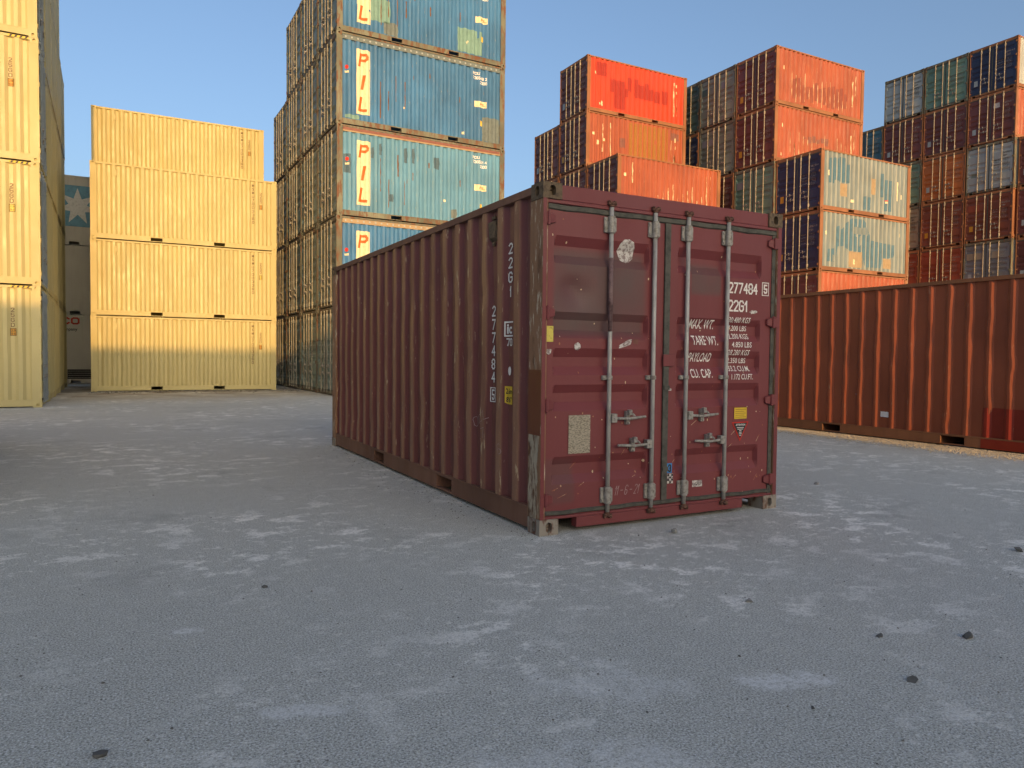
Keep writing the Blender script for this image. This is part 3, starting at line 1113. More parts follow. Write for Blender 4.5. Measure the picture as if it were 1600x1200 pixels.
def mark(key, name, bm, mat, proud=0.003, side=None, skip=False):
    o = BUILT[key]
    flip = abs(math.cos(o.rotation_euler.z) + 1) < 0.01
    s = (1 if flip else 0) if side is None else side
    return obj(name, on_side(bm, s, name, proud=proud, skip_outer=skip), mat, o)


def zl(z, tier, H):
    return z - tier * (H + 0.003)


def column_text(s, x, ztop, w, hgt, step, bold=0.02):
    bm = bmesh.new()
    for i, ch in enumerate(s):
        if ch == ' ':
            continue
        join_bm(bm, text_bm(ch, w if ch not in '1I' else w * 0.35, hgt, bold=bold), x + (0 if ch not in '1I' else w * 0.3), ztop - hgt - i * step)
    return bm


# cream containers: serial column, size code and small height label near the right end
for tag, H, code in (('left', HH, '25GD'), ('yellow', HS, '22GD')):
    src = {}
    for ti in range(4):
        for ri in ((0,) if tag == 'left' else (0, 1)):
            key = (tag, ri, ti)
            if key not in BUILT or (tag == 'yellow' and ri == 1 and ti < 3):
                continue
            o = BUILT[key]
            if 'a' not in src:
                if tag == 'left':
                    bm = column_text(code, L20 - 0.60, 2.36, 0.075, 0.10, 0.118)
                    bm2 = column_text('MSMU7000340', L20 - 1.03, 2.55, 0.075, 0.10, 0.118)
                    bx = frame_bm(L20 - 0.615, L20 - 0.49, 1.70, 1.88, 0.014)
                    join_bm(bx, text_bm('2.9', 0.085, 0.05, bold=0.03), L20 - 0.595, 1.80)
                    join_bm(bx, text_bm('9 6', 0.085, 0.05, bold=0.03), L20 - 0.595, 1.725)
                    lab = rect_bm(L20 - 0.615, L20 - 0.49, 1.70, 1.88)
                else:
                    bm = column_text(code, 5.47, 2.13, 0.07, 0.085, 0.10)
                    bm2 = column_text('MSMU7003360', 5.19, 2.42, 0.075, 0.10, 0.135)
                    bx = frame_bm(5.455, 5.555, 1.51, 1.68, 0.014)
                    join_bm(bx, text_bm('2.6', 0.07, 0.045, bold=0.03), 5.47, 1.60)
                    join_bm(bx, text_bm('8 6', 0.07, 0.045, bold=0.03), 5.47, 1.535)
                    lab = rect_bm(5.455, 5.555, 1.51, 1.68)
                join_bm(bm, bm2, 0, 0)
                src['a'] = on_side(bm, 1, 'side_lettering')
                src['b'] = on_side(bx, 1, 'height_label_text', proud=0.006)
                src['l'] = on_side(lab, 1, 'height_label', proud=0.004)
                vb = MB().box(0.70, 0.80, W20 - WALLIN - 0.006, W20 + 0.002, H - 0.42, H - 0.24)
                vb.box(0.72, 0.78, W20 - WALLIN - 0.006, W20 - 0.004, H - 0.45, H - 0.42)
                for i in range(len(vb.v)):
                    x, y, z = vb.v[i]; vb.v[i] = (L20 - x, y, z)
                src['v'] = vb.mesh('vent')
            obj('side_lettering', src['a'], BROWNT, o)
            l_ = obj('height_label', src['l'], YELPALE if (ti + ri) % 2 else ORSTICK, o)
            obj('height_label_text', src['b'], BROWNT, l_)
            obj('vent', src['v'], CREAMF, o)
    if tag == 'left':   # hazard striped strip on the top rail ends
        hz = bmesh.new(); hb = bmesh.new()
        join_bm(hz, rect_bm(L20 - 0.60, L20 - 0.20, HH - 0.062, HH - 0.014), 0, 0)
        for i in range(4):
            x = L20 - 0.58 + i * 0.10
            join_bm(hb, poly_bm(((x, HH - 0.061), (x + 0.045, HH - 0.061), (x + 0.075, HH - 0.015), (x + 0.03, HH - 0.015))), 0, 0)

        def flatside(bm, name, p):
            for v_ in bm.verts:
                v_.co = Vector((L20 - v_.co.x, W20 - 0.0035 + p, v_.co.y))
            return bm_mesh(bm, name)
        hm, hbm = flatside(hz, 'hazard_strip', 0.002), flatside(hb, 'hazard_stripes', 0.004)
        for ti in range(4):
            s_ = obj('hazard_strip', hm, YELLOW, BUILT[('left', 0, ti)])
            obj('hazard_stripes', hbm, BLACKT, s_)

# blue stack: tall cream panel with slanted letters, serials, small company label, patches
def pil_panel(zt, hh):
    return rect_bm(0.655, 1.115, zt - hh, zt, 0.006, 4)


LT = [('P', 2.26, 0.43), ('I', 1.55, 0.47), ('L', 0.87, 0.47)]
serials = ['736471 5', '736495 0', '736521 4', '736548 2', '736602 1']
for ti in range(5):
    key = ('blue', 0, ti)
    o = BUILT[key]
    p = mark(key, 'logo_panel', pil_panel(2.46, 2.06), PILCREAM, 0.003)
    bm = bmesh.new()
    for ch, zb, hh in (('P', 1.90, 0.44), ('I', 1.19, 0.48), ('L', 0.49, 0.48)):
        join_bm(bm, text_bm(ch, 0.30 if ch != 'I' else 0.09, hh, shear=0.16, bold=0.035), 0.70 if ch != 'I' else 0.80, zb)
    obj('logo_lettering', on_side(bm, 0, 'logo_lettering', proud=0.006), PILRED, p)
    bm = bmesh.new()
    join_bm(bm, text_bm('PCIU', 0.26, 0.10, bold=0.03), 4.80, 2.46)
    join_bm(bm, text_bm(serials[ti], 0.54, 0.10, bold=0.03), 4.80, 2.31)
    join_bm(bm, text_bm('2300', 0.26, 0.10, bold=0.03), 5.08, 2.16)
    mark(key, 'side_lettering', bm, WHITE, 0.004)
    lb = mark(key, 'company_label', rect_bm(4.88, 5.33, 1.36, 1.57, 0.006, ti), PILCREAM, 0.004)
    bm = bmesh.new()
    join_bm(bm, text_bm('PIL', 0.23, 0.10, shear=0.2, bold=0.04), 5.06, 1.41)
    obj('label_lettering', on_side(bm, 0, 'label_lettering', proud=0.007), PILRED, lb)
    mark(key, 'height_label', rect_bm(5.09, 5.18, 0.72, 0.90), YELLOW, 0.004)
    mark(key, 'round_mark', poly_bm([(0.34 + 0.055 * math.cos(a * 0.7), 1.82 + 0.07 * math.sin(a * 0.7)) for a in range(9)]), LOGORED, 0.004)
    mark(key, 'sticker', rect_bm(0.28, 0.40, 1.64, 1.70, 0.01, 3), PILCREAM, 0.004)
    # perforated band below the top rail
    bb = MB().box(0.20, L20 - 0.20, 0.008, 0.0115, HH - 0.215, HH - 0.075)
    nb_ = len(bb.f)
    for i in range(28):
        x = 0.30 + i * 0.20
        bb.tube((x, 0.0078, HH - 0.135), (x, 0.005, HH - 0.135), 0.030, 10)
    bme = bb.mesh('perforated_band')
    bmat = P_TAN if ti in (1, 2) else P_GREY
    bme.materials.append(bmat)
    bme.materials.append(GREY)
    for p in bme.polygons:
        p.material_index = 0 if p.index < nb_ else 1
    band = obj('perforated_band', bme, bmat, o)
    if ti == 2:
        sb = MB().box(0.20, L20 - 0.22, 0.004, 0.0075, HH - 0.165, HH - 0.08)
        obj('torn_red_strip', sb.mesh('torn_red_strip'), P_PURP, band)
    # rust runs and pale scrapes
    for i in range(7):
        x = (1.47, 1.73, 2.02, 2.30, 2.6, 3.18, 4.3)[i] + RND.uniform(-0.03, 0.03)
        zt_ = RND.uniform(1.3, 2.2); ln = RND.uniform(0.2, 1.2) if i < 4 else RND.uniform(0.1, 0.35)
        mark(key, 'rust_run', rect_bm(x, x + RND.uniform(0.018, 0.04), max(0.22, zt_ - ln), zt_, 0.008, i + ti * 9), P_RUSTY, 0.003)
    for i in range(2):
        x = RND.uniform(0.3, 5.6); z = RND.uniform(0.3, 1.2)
        mark(key, 'pale_scrape', rect_bm(x, x + RND.uniform(0.03, 0.12), z, z + RND.uniform(0.04, 0.10), 0.008, i + 50), PILCREAM, 0.004)
for key, r, m in ((('blue', 0, 4), (1.13, 1.78, 0.57, 1.30), P_SEA), (('blue', 0, 4), (4.19, 5.14, 0.24, 1.05), P_SEA), (('blue', 0, 4), (1.55, 2.05, 0.22, 0.62), P_GREY),
                  (('blue', 0, 3), (5.19, 5.86, 0.20, 1.05), P_GREY), (('blue', 0, 3), (0.30, 0.75, 0.22, 0.34), P_SEA),
                  (('blue', 0, 2), (0.23, 0.46, 1.38, 1.98), P_SLATEB), (('blue', 0, 2), (2.28, 2.38, 1.96, 2.44), P_SLATEB), (('blue', 0, 2), (2.56, 2.65, 1.98, 2.46), P_SLATEB),
                  (('blue', 0, 2), (3.33, 3.54, 1.90, 2.28), P_SLATEB), (('blue', 0, 2), (1.15, 1.23, 1.96, 2.3), P_SLATEB), (('blue', 0, 2), (1.42, 1.5, 2.1, 2.46), P_SLATEB),
                  (('blue', 0, 2), (1.75, 1.9, 0.62, 0.85), P_SLATEB), (('blue', 0, 2), (4.0, 4.2, 0.3, 0.6), P_GREY)):
    mark(key, 'paint_patch', rect_bm(*r, 0.012, 5), m, 0.0025)

# right hand stacks: touch-ups over old lettering, pale spots and flaked ribs
def patches(key, rects, mat, name='paint_patch', proud=0.003, rag=0.012, skip=False):
    bm = bmesh.new()
    for i, r in enumerate(rects):
        join_bm(bm, rect_bm(*r, rag, i), 0, 0, 0, i * 0.0004)
    mark(key, name, bm, mat, proud, None, skip)


k = ('r1', 1, 5)
patches(k, [(0.54, 1.14, 1.75, 2.37), (1.33, 1.62, 1.1, 1.72), (1.55, 2.24, 0.36, 1.70), (2.24, 2.4, 1.0, 1.4), (2.37, 2.62, 1.3, 1.95), (2.75, 3.0, 1.1, 1.95), (2.80, 3.35, 1.05, 1.72), (3.42, 3.7, 1.05, 1.85),
            (3.40, 3.95, 1.05, 1.62), (4.02, 4.38, 1.02, 1.6), (4.45, 4.85, 1.02, 1.68)], P_DKRED)
patches(k, [(0.44, 0.52, 1.78, 1.90), (0.70, 0.76, 0.38, 0.48), (0.84, 0.91, 0.36, 0.58), (5.33, 5.42, 1.98, 2.12), (5.36, 5.43, 1.66, 1.78)], P_SPOT, 'pale_spots', 0.005)
patches(k, [(5.22, 5.27, 0.55, 2.2), (5.42, 5.46, 0.6, 1.5)], P_FLAKE, 'flaked_lettering', 0.005, 0.02)
k = ('r1', 1, 4)
patches(k, [(2.46, 4.92, 0.22, 2.42)], P_OCHRE, skip=True)
patches(k, [(0.36, 0.48, 1.52, 1.64), (0.62, 0.72, 1.1, 1.3), (0.95, 1.1, 1.3, 1.42), (5.32, 5.42, 1.85, 2.05), (5.36, 5.42, 1.5, 1.65)], P_SPOT, 'pale_spots', 0.005)
patches(k, [(5.10, 5.16, 0.3, 1.9), (5.3, 5.35, 0.3, 1.2), (1.38, 1.45, 0.6, 2.2), (0.92, 0.96, 0.8, 2.1)], P_FLAKE, 'flaked_lettering', 0.005, 0.03)
patches(k, [(1.95, 2.3, 1.15, 1.6), (5.05, 5.12, 1.95, 2.42), (5.12, 5.6, 1.95, 2.3)], P_PURP)
k = ('r1', 0, 3)
patches(k, [(0.36, 0.48, 1.64, 1.78)], P_SPOT, 'pale_spots', 0.005)
patches(k, [(0.82, 0.88, 1.4, 2.3)] + [(2.3 + i * 0.29, 2.3 + i * 0.29 + 0.05, 0.4 + (i % 3) * 0.1, 1.0 + (i % 4) * 0.2) for i in range(10)] + [(5.2, 5.26, 0.5, 2.2), (5.42, 5.46, 1.1, 2.2)], P_FLAKE, 'flaked_lettering', 0.005, 0.02)
for key, w in ((('r3', 1, 5), (1.15, 4.95, 0.3, 1.45)), (('r3', 1, 4), (1.9, 3.62, 1.1, 1.6))):
    nb = 13 if key[2] == 5 else 6
    patches(key, [(w[0] + (w[1] - w[0]) * i / nb, w[0] + (w[1] - w[0]) * i / nb + (0.20 if key[2] == 5 else 0.24), w[2] + RND.uniform(0, 0.25), w[3] - RND.uniform(0, 0.35)) for i in range(nb)],
            P_WEAR if key[2] == 5 else P_PURP)
    patches(key, [(0.47, 0.57, 1.62, 1.78)] + ([] if key[2] == 5 else [(0.42, 0.5, 0.3, 0.42)]) + [(5.38, 5.46, 1.2, 1.36)], P_SPOT, 'pale_spots', 0.005)
    patches(key, [(1.0 + i * 0.29, 1.0 + i * 0.29 + RND.uniform(0.02, 0.045), RND.uniform(0.25, 0.5), RND.uniform(0.8, 1.7)) for i in range(14)] + [(5.22, 5.28, 0.7, 1.9), (5.45, 5.5, 1.3, 2.2)], P_FLAKE, 'flaked_lettering', 0.005, 0.015)
k = ('r3', 0, 3)
patches(k, [(0.57, 0.9, 1.2, 2.25), (0.86, 1.2, 1.35, 2.3), (1.2, 1.6, 1.3, 2.35), (1.6, 1.88, 1.3, 2.1), (2.86, 3.28, 0.28, 0.86), (3.92, 4.25, 0.95, 2.0), (4.25, 4.9, 0.35, 1.75)], P_BLUE, proud=0.0025, skip=True)
patches(k, [(1.25, 1.75, 0.7, 1.25), (3.3, 3.6, 1.0, 1.7)], P_TAN, proud=0.004)
patches(k, [(0.45, 0.58, 1.5, 1.72), (2.0, 2.16, 0.5, 0.62), (4.35, 4.47, 0.7, 0.78), (5.15, 5.24, 0.9, 1.75), (5.42, 5.52, 1.0, 1.2)], P_SPOT, 'pale_spots', 0.006)
patches(k, [(4.33, 4.48, 0.78, 0.84)], LOGORED, 'red_sticker', 0.006)
k = ('r3', 0, 2)
bmp = poly_bm([(0.55, 0.42), (0.60, 0.95), (0.95, 1.0), (1.0, 1.9), (1.25, 2.0), (1.45, 1.85), (1.7, 2.15), (2.1, 2.4), (2.9, 2.42), (3.2, 2.0), (3.35, 1.55), (3.9, 1.5), (5.1, 1.45), (5.0, 0.9),
               (4.2, 0.75), (4.1, 0.35), (3.0, 0.32), (2.85, 0.95), (1.9, 1.0), (1.6, 1.15), (1.2, 1.1), (1.1, 0.42)])
mark(k, 'paint_patch', bmp, P_BLUE, 0.0025, None, True)
patches(k, [(1.9, 2.85, 0.26, 0.95), (4.3, 4.8, 0.35, 0.8)], P_TAN, proud=0.004)
patches(k, [(2.2, 3.2, 1.75, 2.05)], GREYBLUE, proud=0.004, rag=0.04)
patches(k, [(0.36, 0.44, 1.55, 1.7), (5.36, 5.46, 1.85, 2.0), (2.2, 2.35, 0.4, 0.62)], P_SPOT, 'pale_spots', 0.006)

# door touch-ups on the far stacks
def door_patch(key, leaf, r, mat):
    o = BUILT[key]
    d = [c for c in o.children if c.name.startswith('door') and not c.name.startswith('door_')][0 if leaf == 'left' else 1]
    obj('paint_patch', on_door(rect_bm(*r, 0.01, 2), HS, leaf, 'paint_patch', 0.004), mat, d)


for key, leaf, r, m in ((('r3', 3, 5), 'left', (0.2, 0.5, 1.7, 2.0), SLATE), (('r3', 2, 5), 'left', (0.15, 0.5, 1.68, 2.0), DKGREEN), (('r3', 2, 5), 'right', (1.5, 1.75, 1.7, 2.0), SLATE),
                        (('r3', 2, 4), 'left', (0.18, 0.52, 1.7, 2.0), SLATE), (('r3', 2, 4), 'left', (0.65, 0.95, 1.7, 1.98), SLATE), (('r3', 1, 3), 'left', (0.15, 0.55, 1.68, 2.0), SLATE),
                        (('r5', 2, 6), 'left', (0.14, 0.98, 1.5, 2.0), GREEN), (('r5', 1, 2), 'left', (0.15, 0.95, 1.66, 2.0), BEIGE), (('r5', 1, 2), 'right', (1.45, 1.8, 1.66, 2.0), BEIGE),
                        (('r5', 1, 5), 'right', (1.30, 1.62, 1.75, 2.0), STICKW), (('r5', 1, 4), 'left', (0.25, 0.55, 0.9, 1.12), GREYGREEN), (('r5', 1, 3), 'left', (0.15, 0.75, 1.66, 2.0), RUSTRED)):
    door_patch(key, leaf, r, m)

# ------------------------------------------------------------------ pale panelled boxes in the gap at the left
build_stack('olive', (30.52, 24.4), 0.0, HS, [
    ('only row', 0.0, 0.0, [h('maroon')] * 4 + ['olive']),
], 'the hidden stack between right stacks', 'containers in the far stacks')
STAR_O = (-6.5, 31.0)


def flat0(bm, name, p):
    for v_ in bm.verts:
        v_.co = Vector((v_.co.x, WALLIN - p, v_.co.y))
    return bm_mesh(bm, name)


for ti, lab in enumerate(('pale reefer with red round logo and dark grille, on ground in left gap',
                          'plain pale panelled container between star container and the one with red logo',
                          'pale container with white star on blue square, topmost in the left gap')):
    loc, rot = placed(STAR_O, 0.0, 0, 0, ti * (HH + 0.003), False)
    o = container('shipping_container', lab, loc, rot, HH, REEFER, REEFER, REEFER, RODGREY, 'pale containers in the gap', v=ti, letters=None, flat=True)
    if ti == 2:
        z0 = zl(7.44, 2, HH)
        sq = obj('logo_panel', flat0(rect_bm(1.22, 3.06, z0 - 0.86, z0 + 0.84), 'logo_panel', 0.003), STARBLUE, o)
        pts = []
        for i in range(14):
            a = math.pi / 2 + i * math.pi / 7
            r_ = 0.76 if i % 2 == 0 else 0.34
            pts.append((2.14 + r_ * math.cos(a), z0 - 0.02 + r_ * math.sin(a)))
        obj('white_star', flat0(poly_bm(pts), 'white_star', 0.006), STARWHITE, sq)
    if ti == 0:
        bm = bmesh.new()
        join_bm(bm, text_bm('CO', 0.66, 0.30, bold=0.06), 1.50, 2.50)
        join_bm(bm, poly_bm([(1.38, 2.5), (1.46, 2.5), (1.46, 2.58), (1.38, 2.58)]), 0, 0)
        obj('logo_lettering', flat0(bm, 'logo_lettering', 0.004), LOGORED, o)
        obj('small_lettering', flat0(text_bm('company', 0.62, 0.13, bold=0.02), 'small_lettering', 0.004), BLACKT, o)
        for v_ in o.children[-1].data.vertices:
            v_.co.x += 1.46; v_.co.z += 2.20
        gr = MB().box(1.70, 2.75, 0.004, WALLIN - 0.001, 0.22, 0.62)
        gp = obj('grille', gr.mesh('grille'), DARK, o)
        gb_ = MB()
        for i in range(4):
            gb_.box(1.72, 2.73, -0.004, 0.003, 0.27 + i * 0.09, 0.285 + i * 0.09)
        obj('grille_bars', gb_.mesh('grille_bars'), GALVD, gp)

# ------------------------------------------------------------------ the maroon container in the foreground
M = bpy.data.objects.new('shipping_container', None)
C.objects.link(M)
M.location = (W20, 0, 0)
M.rotation_euler = (0, 0, math.pi / 2)
M['label'] = 'large maroon container alone in the foreground with its locked doors facing us'
M['category'] = 'container'
PK = (1.84, 3.86)
obj('corrugated_shell', shell_mesh(HS, detail=1), MAINSIDE, M)
for i in range(4):
    bevel(obj('corner_post', frame_mesh(HS, PK, 'post%d' % i), MAINPOST, M))
bevel(obj('side_rails', frame_mesh(HS, PK, 'rails'), MAINRAIL, M), 0.004)
bevel(obj('door_header', frame_mesh(HS, PK, 'header'), MAINDOOR, M), 0.005)
bevel(obj('door_sill', frame_mesh(HS, PK, 'sill'), MAINDOOR, M), 0.005)
for ex in (0, 1):
    for ey in (0, 1):
        for ez in (0, 1):
            c = obj('corner_casting', casting_mesh(ex, ey, ez, 28), CASTM if ez else CASTLOW, M)
            c.location = (ex * (L20 - 0.178), ey * (W20 - 0.162), ez * (HS - 0.118))
# front strips of the door posts, painted like the doors
fs = MB()
fs.box(0.0015, 0.0035, W20 - 0.036, W20 - 0.0045, 0.119, HS - 0.119)
fs.box(0.0015, 0.0035, 0.0045, 0.046, 0.119, HS - 0.119)
obj('post_front', fs.mesh('post_front'), MAINDOOR, M)
# repaired zones on the near post: fresh brown paint and bare scraped steel
pb = MB().box(0.010, 0.192, W20 - 0.0035, W20 - 0.002, 0.74, 1.225)
obj('repainted_patch', pb.mesh('repainted_patch'), MAINFRESH, M)
pb = MB()
rr = random.Random(2)
n = 24
lo = [pb.vert(0.045 + rr.uniform(-0.012, 0.012), W20 - 0.0022, 0.12 + 0.62 * i / n) for i in range(n + 1)]
hi = [pb.vert(0.180 + rr.uniform(-0.008, 0.004), W20 - 0.0022, 0.12 + 0.62 * i / n) for i in range(n + 1)]
for i in range(n):
    pb.f.append((lo[i], lo[i + 1], hi[i + 1], hi[i]))
obj('scraped_patch', pb.mesh('scraped_patch'), MAINBARE, M)

md = {}
for leaf in ('left', 'right'):
    d = obj('door', door_mesh(HS, leaf, 1), MAINDOOR, M)
    md[leaf] = d
    for xm in RODS[leaf]:
        rod = obj('lock_rod', rod_mesh(HS, xm, 1, 'rod'), GALV, d)
        for p in rod.data.polygons:
            p.use_smooth = len(p.vertices) == 4
        for q in (0, 1):
            bevel(obj('bar_bracket', rod_mesh(HS, xm, 1, 'bracket%d' % q), GALVD, d), 0.003, 1)
            bevel(obj('locking_cam', rod_mesh(HS, xm, 1, 'cam%d' % q), CAMM, d), 0.003, 1)
        bevel(obj('bar_guide', rod_mesh(HS, xm, 1, 'guide'), GALVD, d), 0.003, 1)
    for i, xm in enumerate(RODS[leaf]):
        bevel(obj('handle', handle_mesh(HS, xm, (0.855, 0.640)[i], 1 if i == 0 else -1, 1), GALVD, d), 0.003, 1)
    for i in range(4):
        bevel(obj('hinge', hinge_mesh(HS, leaf, i), MAINDOOR, d), 0.004, 1)
obj('door_seal', gasket_mesh(HS), RUBBER, M)
# maroon overspray on the first two bars
for xm, za, zb in ((0.605, 1.52, 2.08),):
    obj('painted_sleeve', MB().tube((0, W20 - xm, za), (0, W20 - xm, zb), 0.0182, 14).mesh('painted_sleeve', True), RODPAINT, md['left'])
# latch cover over the centre seal
bevel(obj('seal_cover', MB().box(0.004, 0.013, W20 - 1.245, W20 - 1.135, 1.255, 1.350).mesh('seal_cover'), MAINDOOR, md['right']), 0.003, 1)
# clips on the centre seal
cl = MB()
for z in (1.083, 0.425):
    cl.box(0.004, 0.0135, W20 - 1.205, W20 - 1.150, z - 0.018, z + 0.018)
obj('seal_clips', cl.mesh('seal_clips'), RUBBER, md['right'])


def dx(x):
    return x + 0.03 * (x + 2.675) / 4.574


def dm(name, bm, mat, leaf, proud=0.003):
    return obj(name, on_door(bm, HS, leaf, name, proud), mat, md[leaf])


def T(s, x0, x1, z0, z1, shear=0.0, bold=0.012):
    bm = bmesh.new()
    a, b = dx(x0), dx(x1)
    join_bm(bm, text_bm(s, b - a - shear * (z1 - z0), z1 - z0, shear=shear, bold=bold), a, z0)
    return bm


bm = T('277484', 1.812, 2.150, 1.878, 1.972, bold=0.006)
join_bm(bm, T('22G1', 1.812, 2.030, 1.724, 1.822, bold=0.006), 0, 0)
join_bm(bm, T('5', 2.222, 2.265, 1.893, 1.972, bold=0.022), 0, 0)
join_bm(bm, frame_bm(dx(2.202), dx(2.284), 1.874, 1.990, 0.007), 0, 0)
for s, x0, x1, z0, z1 in (('MAX. WT.', 1.372, 1.640, 1.568, 1.645), ('TARE WT.', 1.384, 1.665, 1.433, 1.510), ('PAYLOAD', 1.368, 1.615, 1.294, 1.369), ('CU. CAP.', 1.374, 1.612, 1.160, 1.234)):
    join_bm(bm, T(s, x0 + 0.045, x1 + 0.045, z0, z1, 0.03, 0.008), 0, 0)
for s, x0, x1, z0, z1 in (('30.480 KGS', 1.785, 2.035, 1.630, 1.677), ('67.200 LBS', 1.782, 2.022, 1.561, 1.608), ('2.200 KGS', 1.808, 2.038, 1.492, 1.538), ('4.850 LBS', 1.822, 2.052, 1.420, 1.467),
                          ('28.280 KGS', 1.785, 2.035, 1.352, 1.399), ('62.350 LBS', 1.780, 2.020, 1.284, 1.330), ('33.2 CU.M.', 1.812, 2.060, 1.215, 1.262), ('1.172 CU.FT.', 1.826, 2.076, 1.144, 1.192)):
    join_bm(bm, T(s, x0 + 0.042, x1 + 0.042, z0, z1, 0.02, 0.006), 0, 0)
dm('door_lettering', bm, WHITE, 'right')
# plate, stickers
bevel(obj('data_plate', on_door(rect_bm(dx(0.238), dx(0.432), 0.594, 0.884), HS, 'left', 'data_plate', 0.006), PLATE, md['left']), 0.001, 1)
yl = dm('yellow_label', rect_bm(dx(0.036), dx(0.096), 1.432, 1.548), YELPALE, 'left', 0.004)
bm = bmesh.new()
for i, (s, z) in enumerate((('LOCK', 1.52), ('CHECK', 1.475), ('SEAL', 1.448))):
    pass
bm.free()


def blob(cx, cz, rx, rz, n=18, jag=0.12, seed=1):
    r_ = random.Random(seed)
    return poly_bm([(cx + rx * (1 + r_.uniform(-jag, jag)) * math.cos(2 * math.pi * i / n), cz + rz * (1 + r_.uniform(-jag, jag)) * math.sin(2 * math.pi * i / n)) for i in range(n)])


dm('worn_oval_sticker', blob(dx(0.762), 2.150, 0.080, 0.092, 22, 0.05), STICKW, 'left', 0.004)
dm('heart_sticker', poly_bm([(dx(0.059) + a, 1.36 + b) for a, b in ((0, -0.024), (0.019, -0.012), (0.022, 0.016), (0.010, 0.020), (0.0, 0.013), (-0.010, 0.020), (-0.022, 0.016), (-0.019, -0.012))]), STICKW, 'left', 0.004)
dm('round_sticker', blob(dx(0.309), 1.402, 0.028, 0.030, 14, 0.08, 3), STICKW, 'left', 0.004)
dm('torn_sticker', poly_bm([(dx(0.688), 1.392), (dx(0.722), 1.398), (dx(0.80), 1.425), (dx(0.812), 1.466), (dx(0.77), 1.458), (dx(0.735), 1.438), (dx(0.690), 1.416)]), STICKW, 'left', 0.004)
dm('torn_sticker', poly_bm([(dx(0.825), 1.43), (dx(0.872), 1.428), (dx(0.875), 1.468), (dx(0.822), 1.470)]), P_PURP, 'left', 0.004)
y2 = dm('caution_label', rect_bm(dx(1.907), dx(2.052), 0.806, 0.902), YELLOW, 'right', 0.004)
bm = bmesh.new()
for i in range(5):
    join_bm(bm, rect_bm(dx(1.918), dx(2.042) - (i % 2) * 0.02, 0.885 - i * 0.0165, 0.888 - i * 0.0165), 0, 0)
obj('label_print', on_door(bm, HS, 'right', 'label_print', 0.006), BROWNT, y2)
tr = dm('attention_triangle', poly_bm([(dx(1.880), 0.777), (dx(2.077), 0.780), (dx(1.978), 0.612)]), LOGORED, 'right', 0.004)
ti_ = obj('triangle_field', on_door(poly_bm([(dx(1.898), 0.768), (dx(2.059), 0.770), (dx(1.978), 0.634)]), HS, 'right', 'triangle_field', 0.0055), BLACKT, md['right'])
bm = T('ATTENTION', 1.925, 2.033, 0.745, 0.762, bold=0.02)
for i, (w_, s_) in enumerate(((0.080, 'THIS CONTAINER'), (0.066, 'MUST BE CHECKED'), (0.026, 'FOR'), (0.030, 'SAFE'), (0.034, 'LOADS'), (0.022, 'ONLY'))):
    join_bm(bm, rect_bm(dx(1.978) - w_ / 2, dx(1.978) + w_ / 2, 0.727 - i * 0.0135, 0.732 - i * 0.0135), 0, 0)
dm('triangle_lettering', bm, WHITE, 'right', 0.0075)
b3 = dm('blue_sticker', rect_bm(dx(1.181), dx(1.235), 0.385, 0.466), STICKB, 'right', 0.004)
obj('sticker_numeral', on_door(T('3', 1.193, 1.225, 0.393, 0.458, bold=0.03), HS, 'right', 'sticker_numeral', 0.006), BLACKT, b3)
ck = dm('chequered_sticker', rect_bm(dx(1.188), dx(1.248), 0.300, 0.380), STICKW, 'right', 0.004)
bm = bmesh.new()
for i in range(3):
    for j in range(4):
        if (i + j) % 2:
            join_bm(bm, rect_bm(dx(1.188) + i * 0.02, dx(1.188) + i * 0.02 + 0.018, 0.302 + j * 0.0195, 0.318 + j * 0.0195), 0, 0)
obj('sticker_checks', on_door(bm, HS, 'right', 'sticker_checks', 0.006), BLACKT, ck)
ws = dm('white_label', rect_bm(dx(1.453), dx(1.560), 0.252, 0.306), STICKW, 'right', 0.004)
obj('label_scrawl', on_door(T('xQru', 1.463, 1.548, 0.262, 0.296, 0.2, 0.004), HS, 'right', 'label_scrawl', 0.006), BLACKT, ws)
dm('small_white_tag', rect_bm(dx(1.184), dx(1.215), 1.058, 1.076), STICKW, 'right', 0.004)
dm('chalk_date', T('11 - 6 - 21', 0.662, 0.912, 0.245, 0.320, 0.25, -0.058), CHALK, 'left', 0.003)
dm('paint_scrape', blob(dx(2.10), 1.725, 0.045, 0.016, 14, 0.4, 5), STICKW, 'right', 0.004)
# scratches and chips
rr = random.Random(11)
for leaf, (xa, xb) in (('left', (0.1, 1.12)), ('right', (1.23, 2.30))):
    bm = bmesh.new()
    for i in range(46):
        x = rr.uniform(xa, xb); z = rr.uniform(0.15, 2.42) if rr.random() < 0.45 else rr.uniform(0.15, 0.9)
        s_ = rr.uniform(0.0025, 0.007)
        join_bm(bm, blob(x, z, s_, s_ * rr.uniform(0.7, 2.0), 6, 0.3, i), 0, 0)
    for i in range(7):
        x = rr.uniform(xa, xb - 0.1); z = rr.uniform(0.25, 0.8)
        l_, a = rr.uniform(0.03, 0.09), rr.uniform(0.3, 1.2)
        join_bm(bm, poly_bm([(x, z), (x + l_ * math.cos(a), z + l_ * math.sin(a)), (x + l_ * math.cos(a) + 0.003, z + l_ * math.sin(a) - 0.002), (x + 0.003, z - 0.002)]), 0, 0)
    dm('paint_chips', bm, P_FLAKE, leaf, 0.0025)

# side markings (local u runs to the right as one faces the side; doors are at the right end)
def sm(name, bm, mat, proud=0.003):
    return obj(name, on_side(bm, 1, name, proud=proud, hw=0.037), mat, M)


def U(y):
    return L20 - y


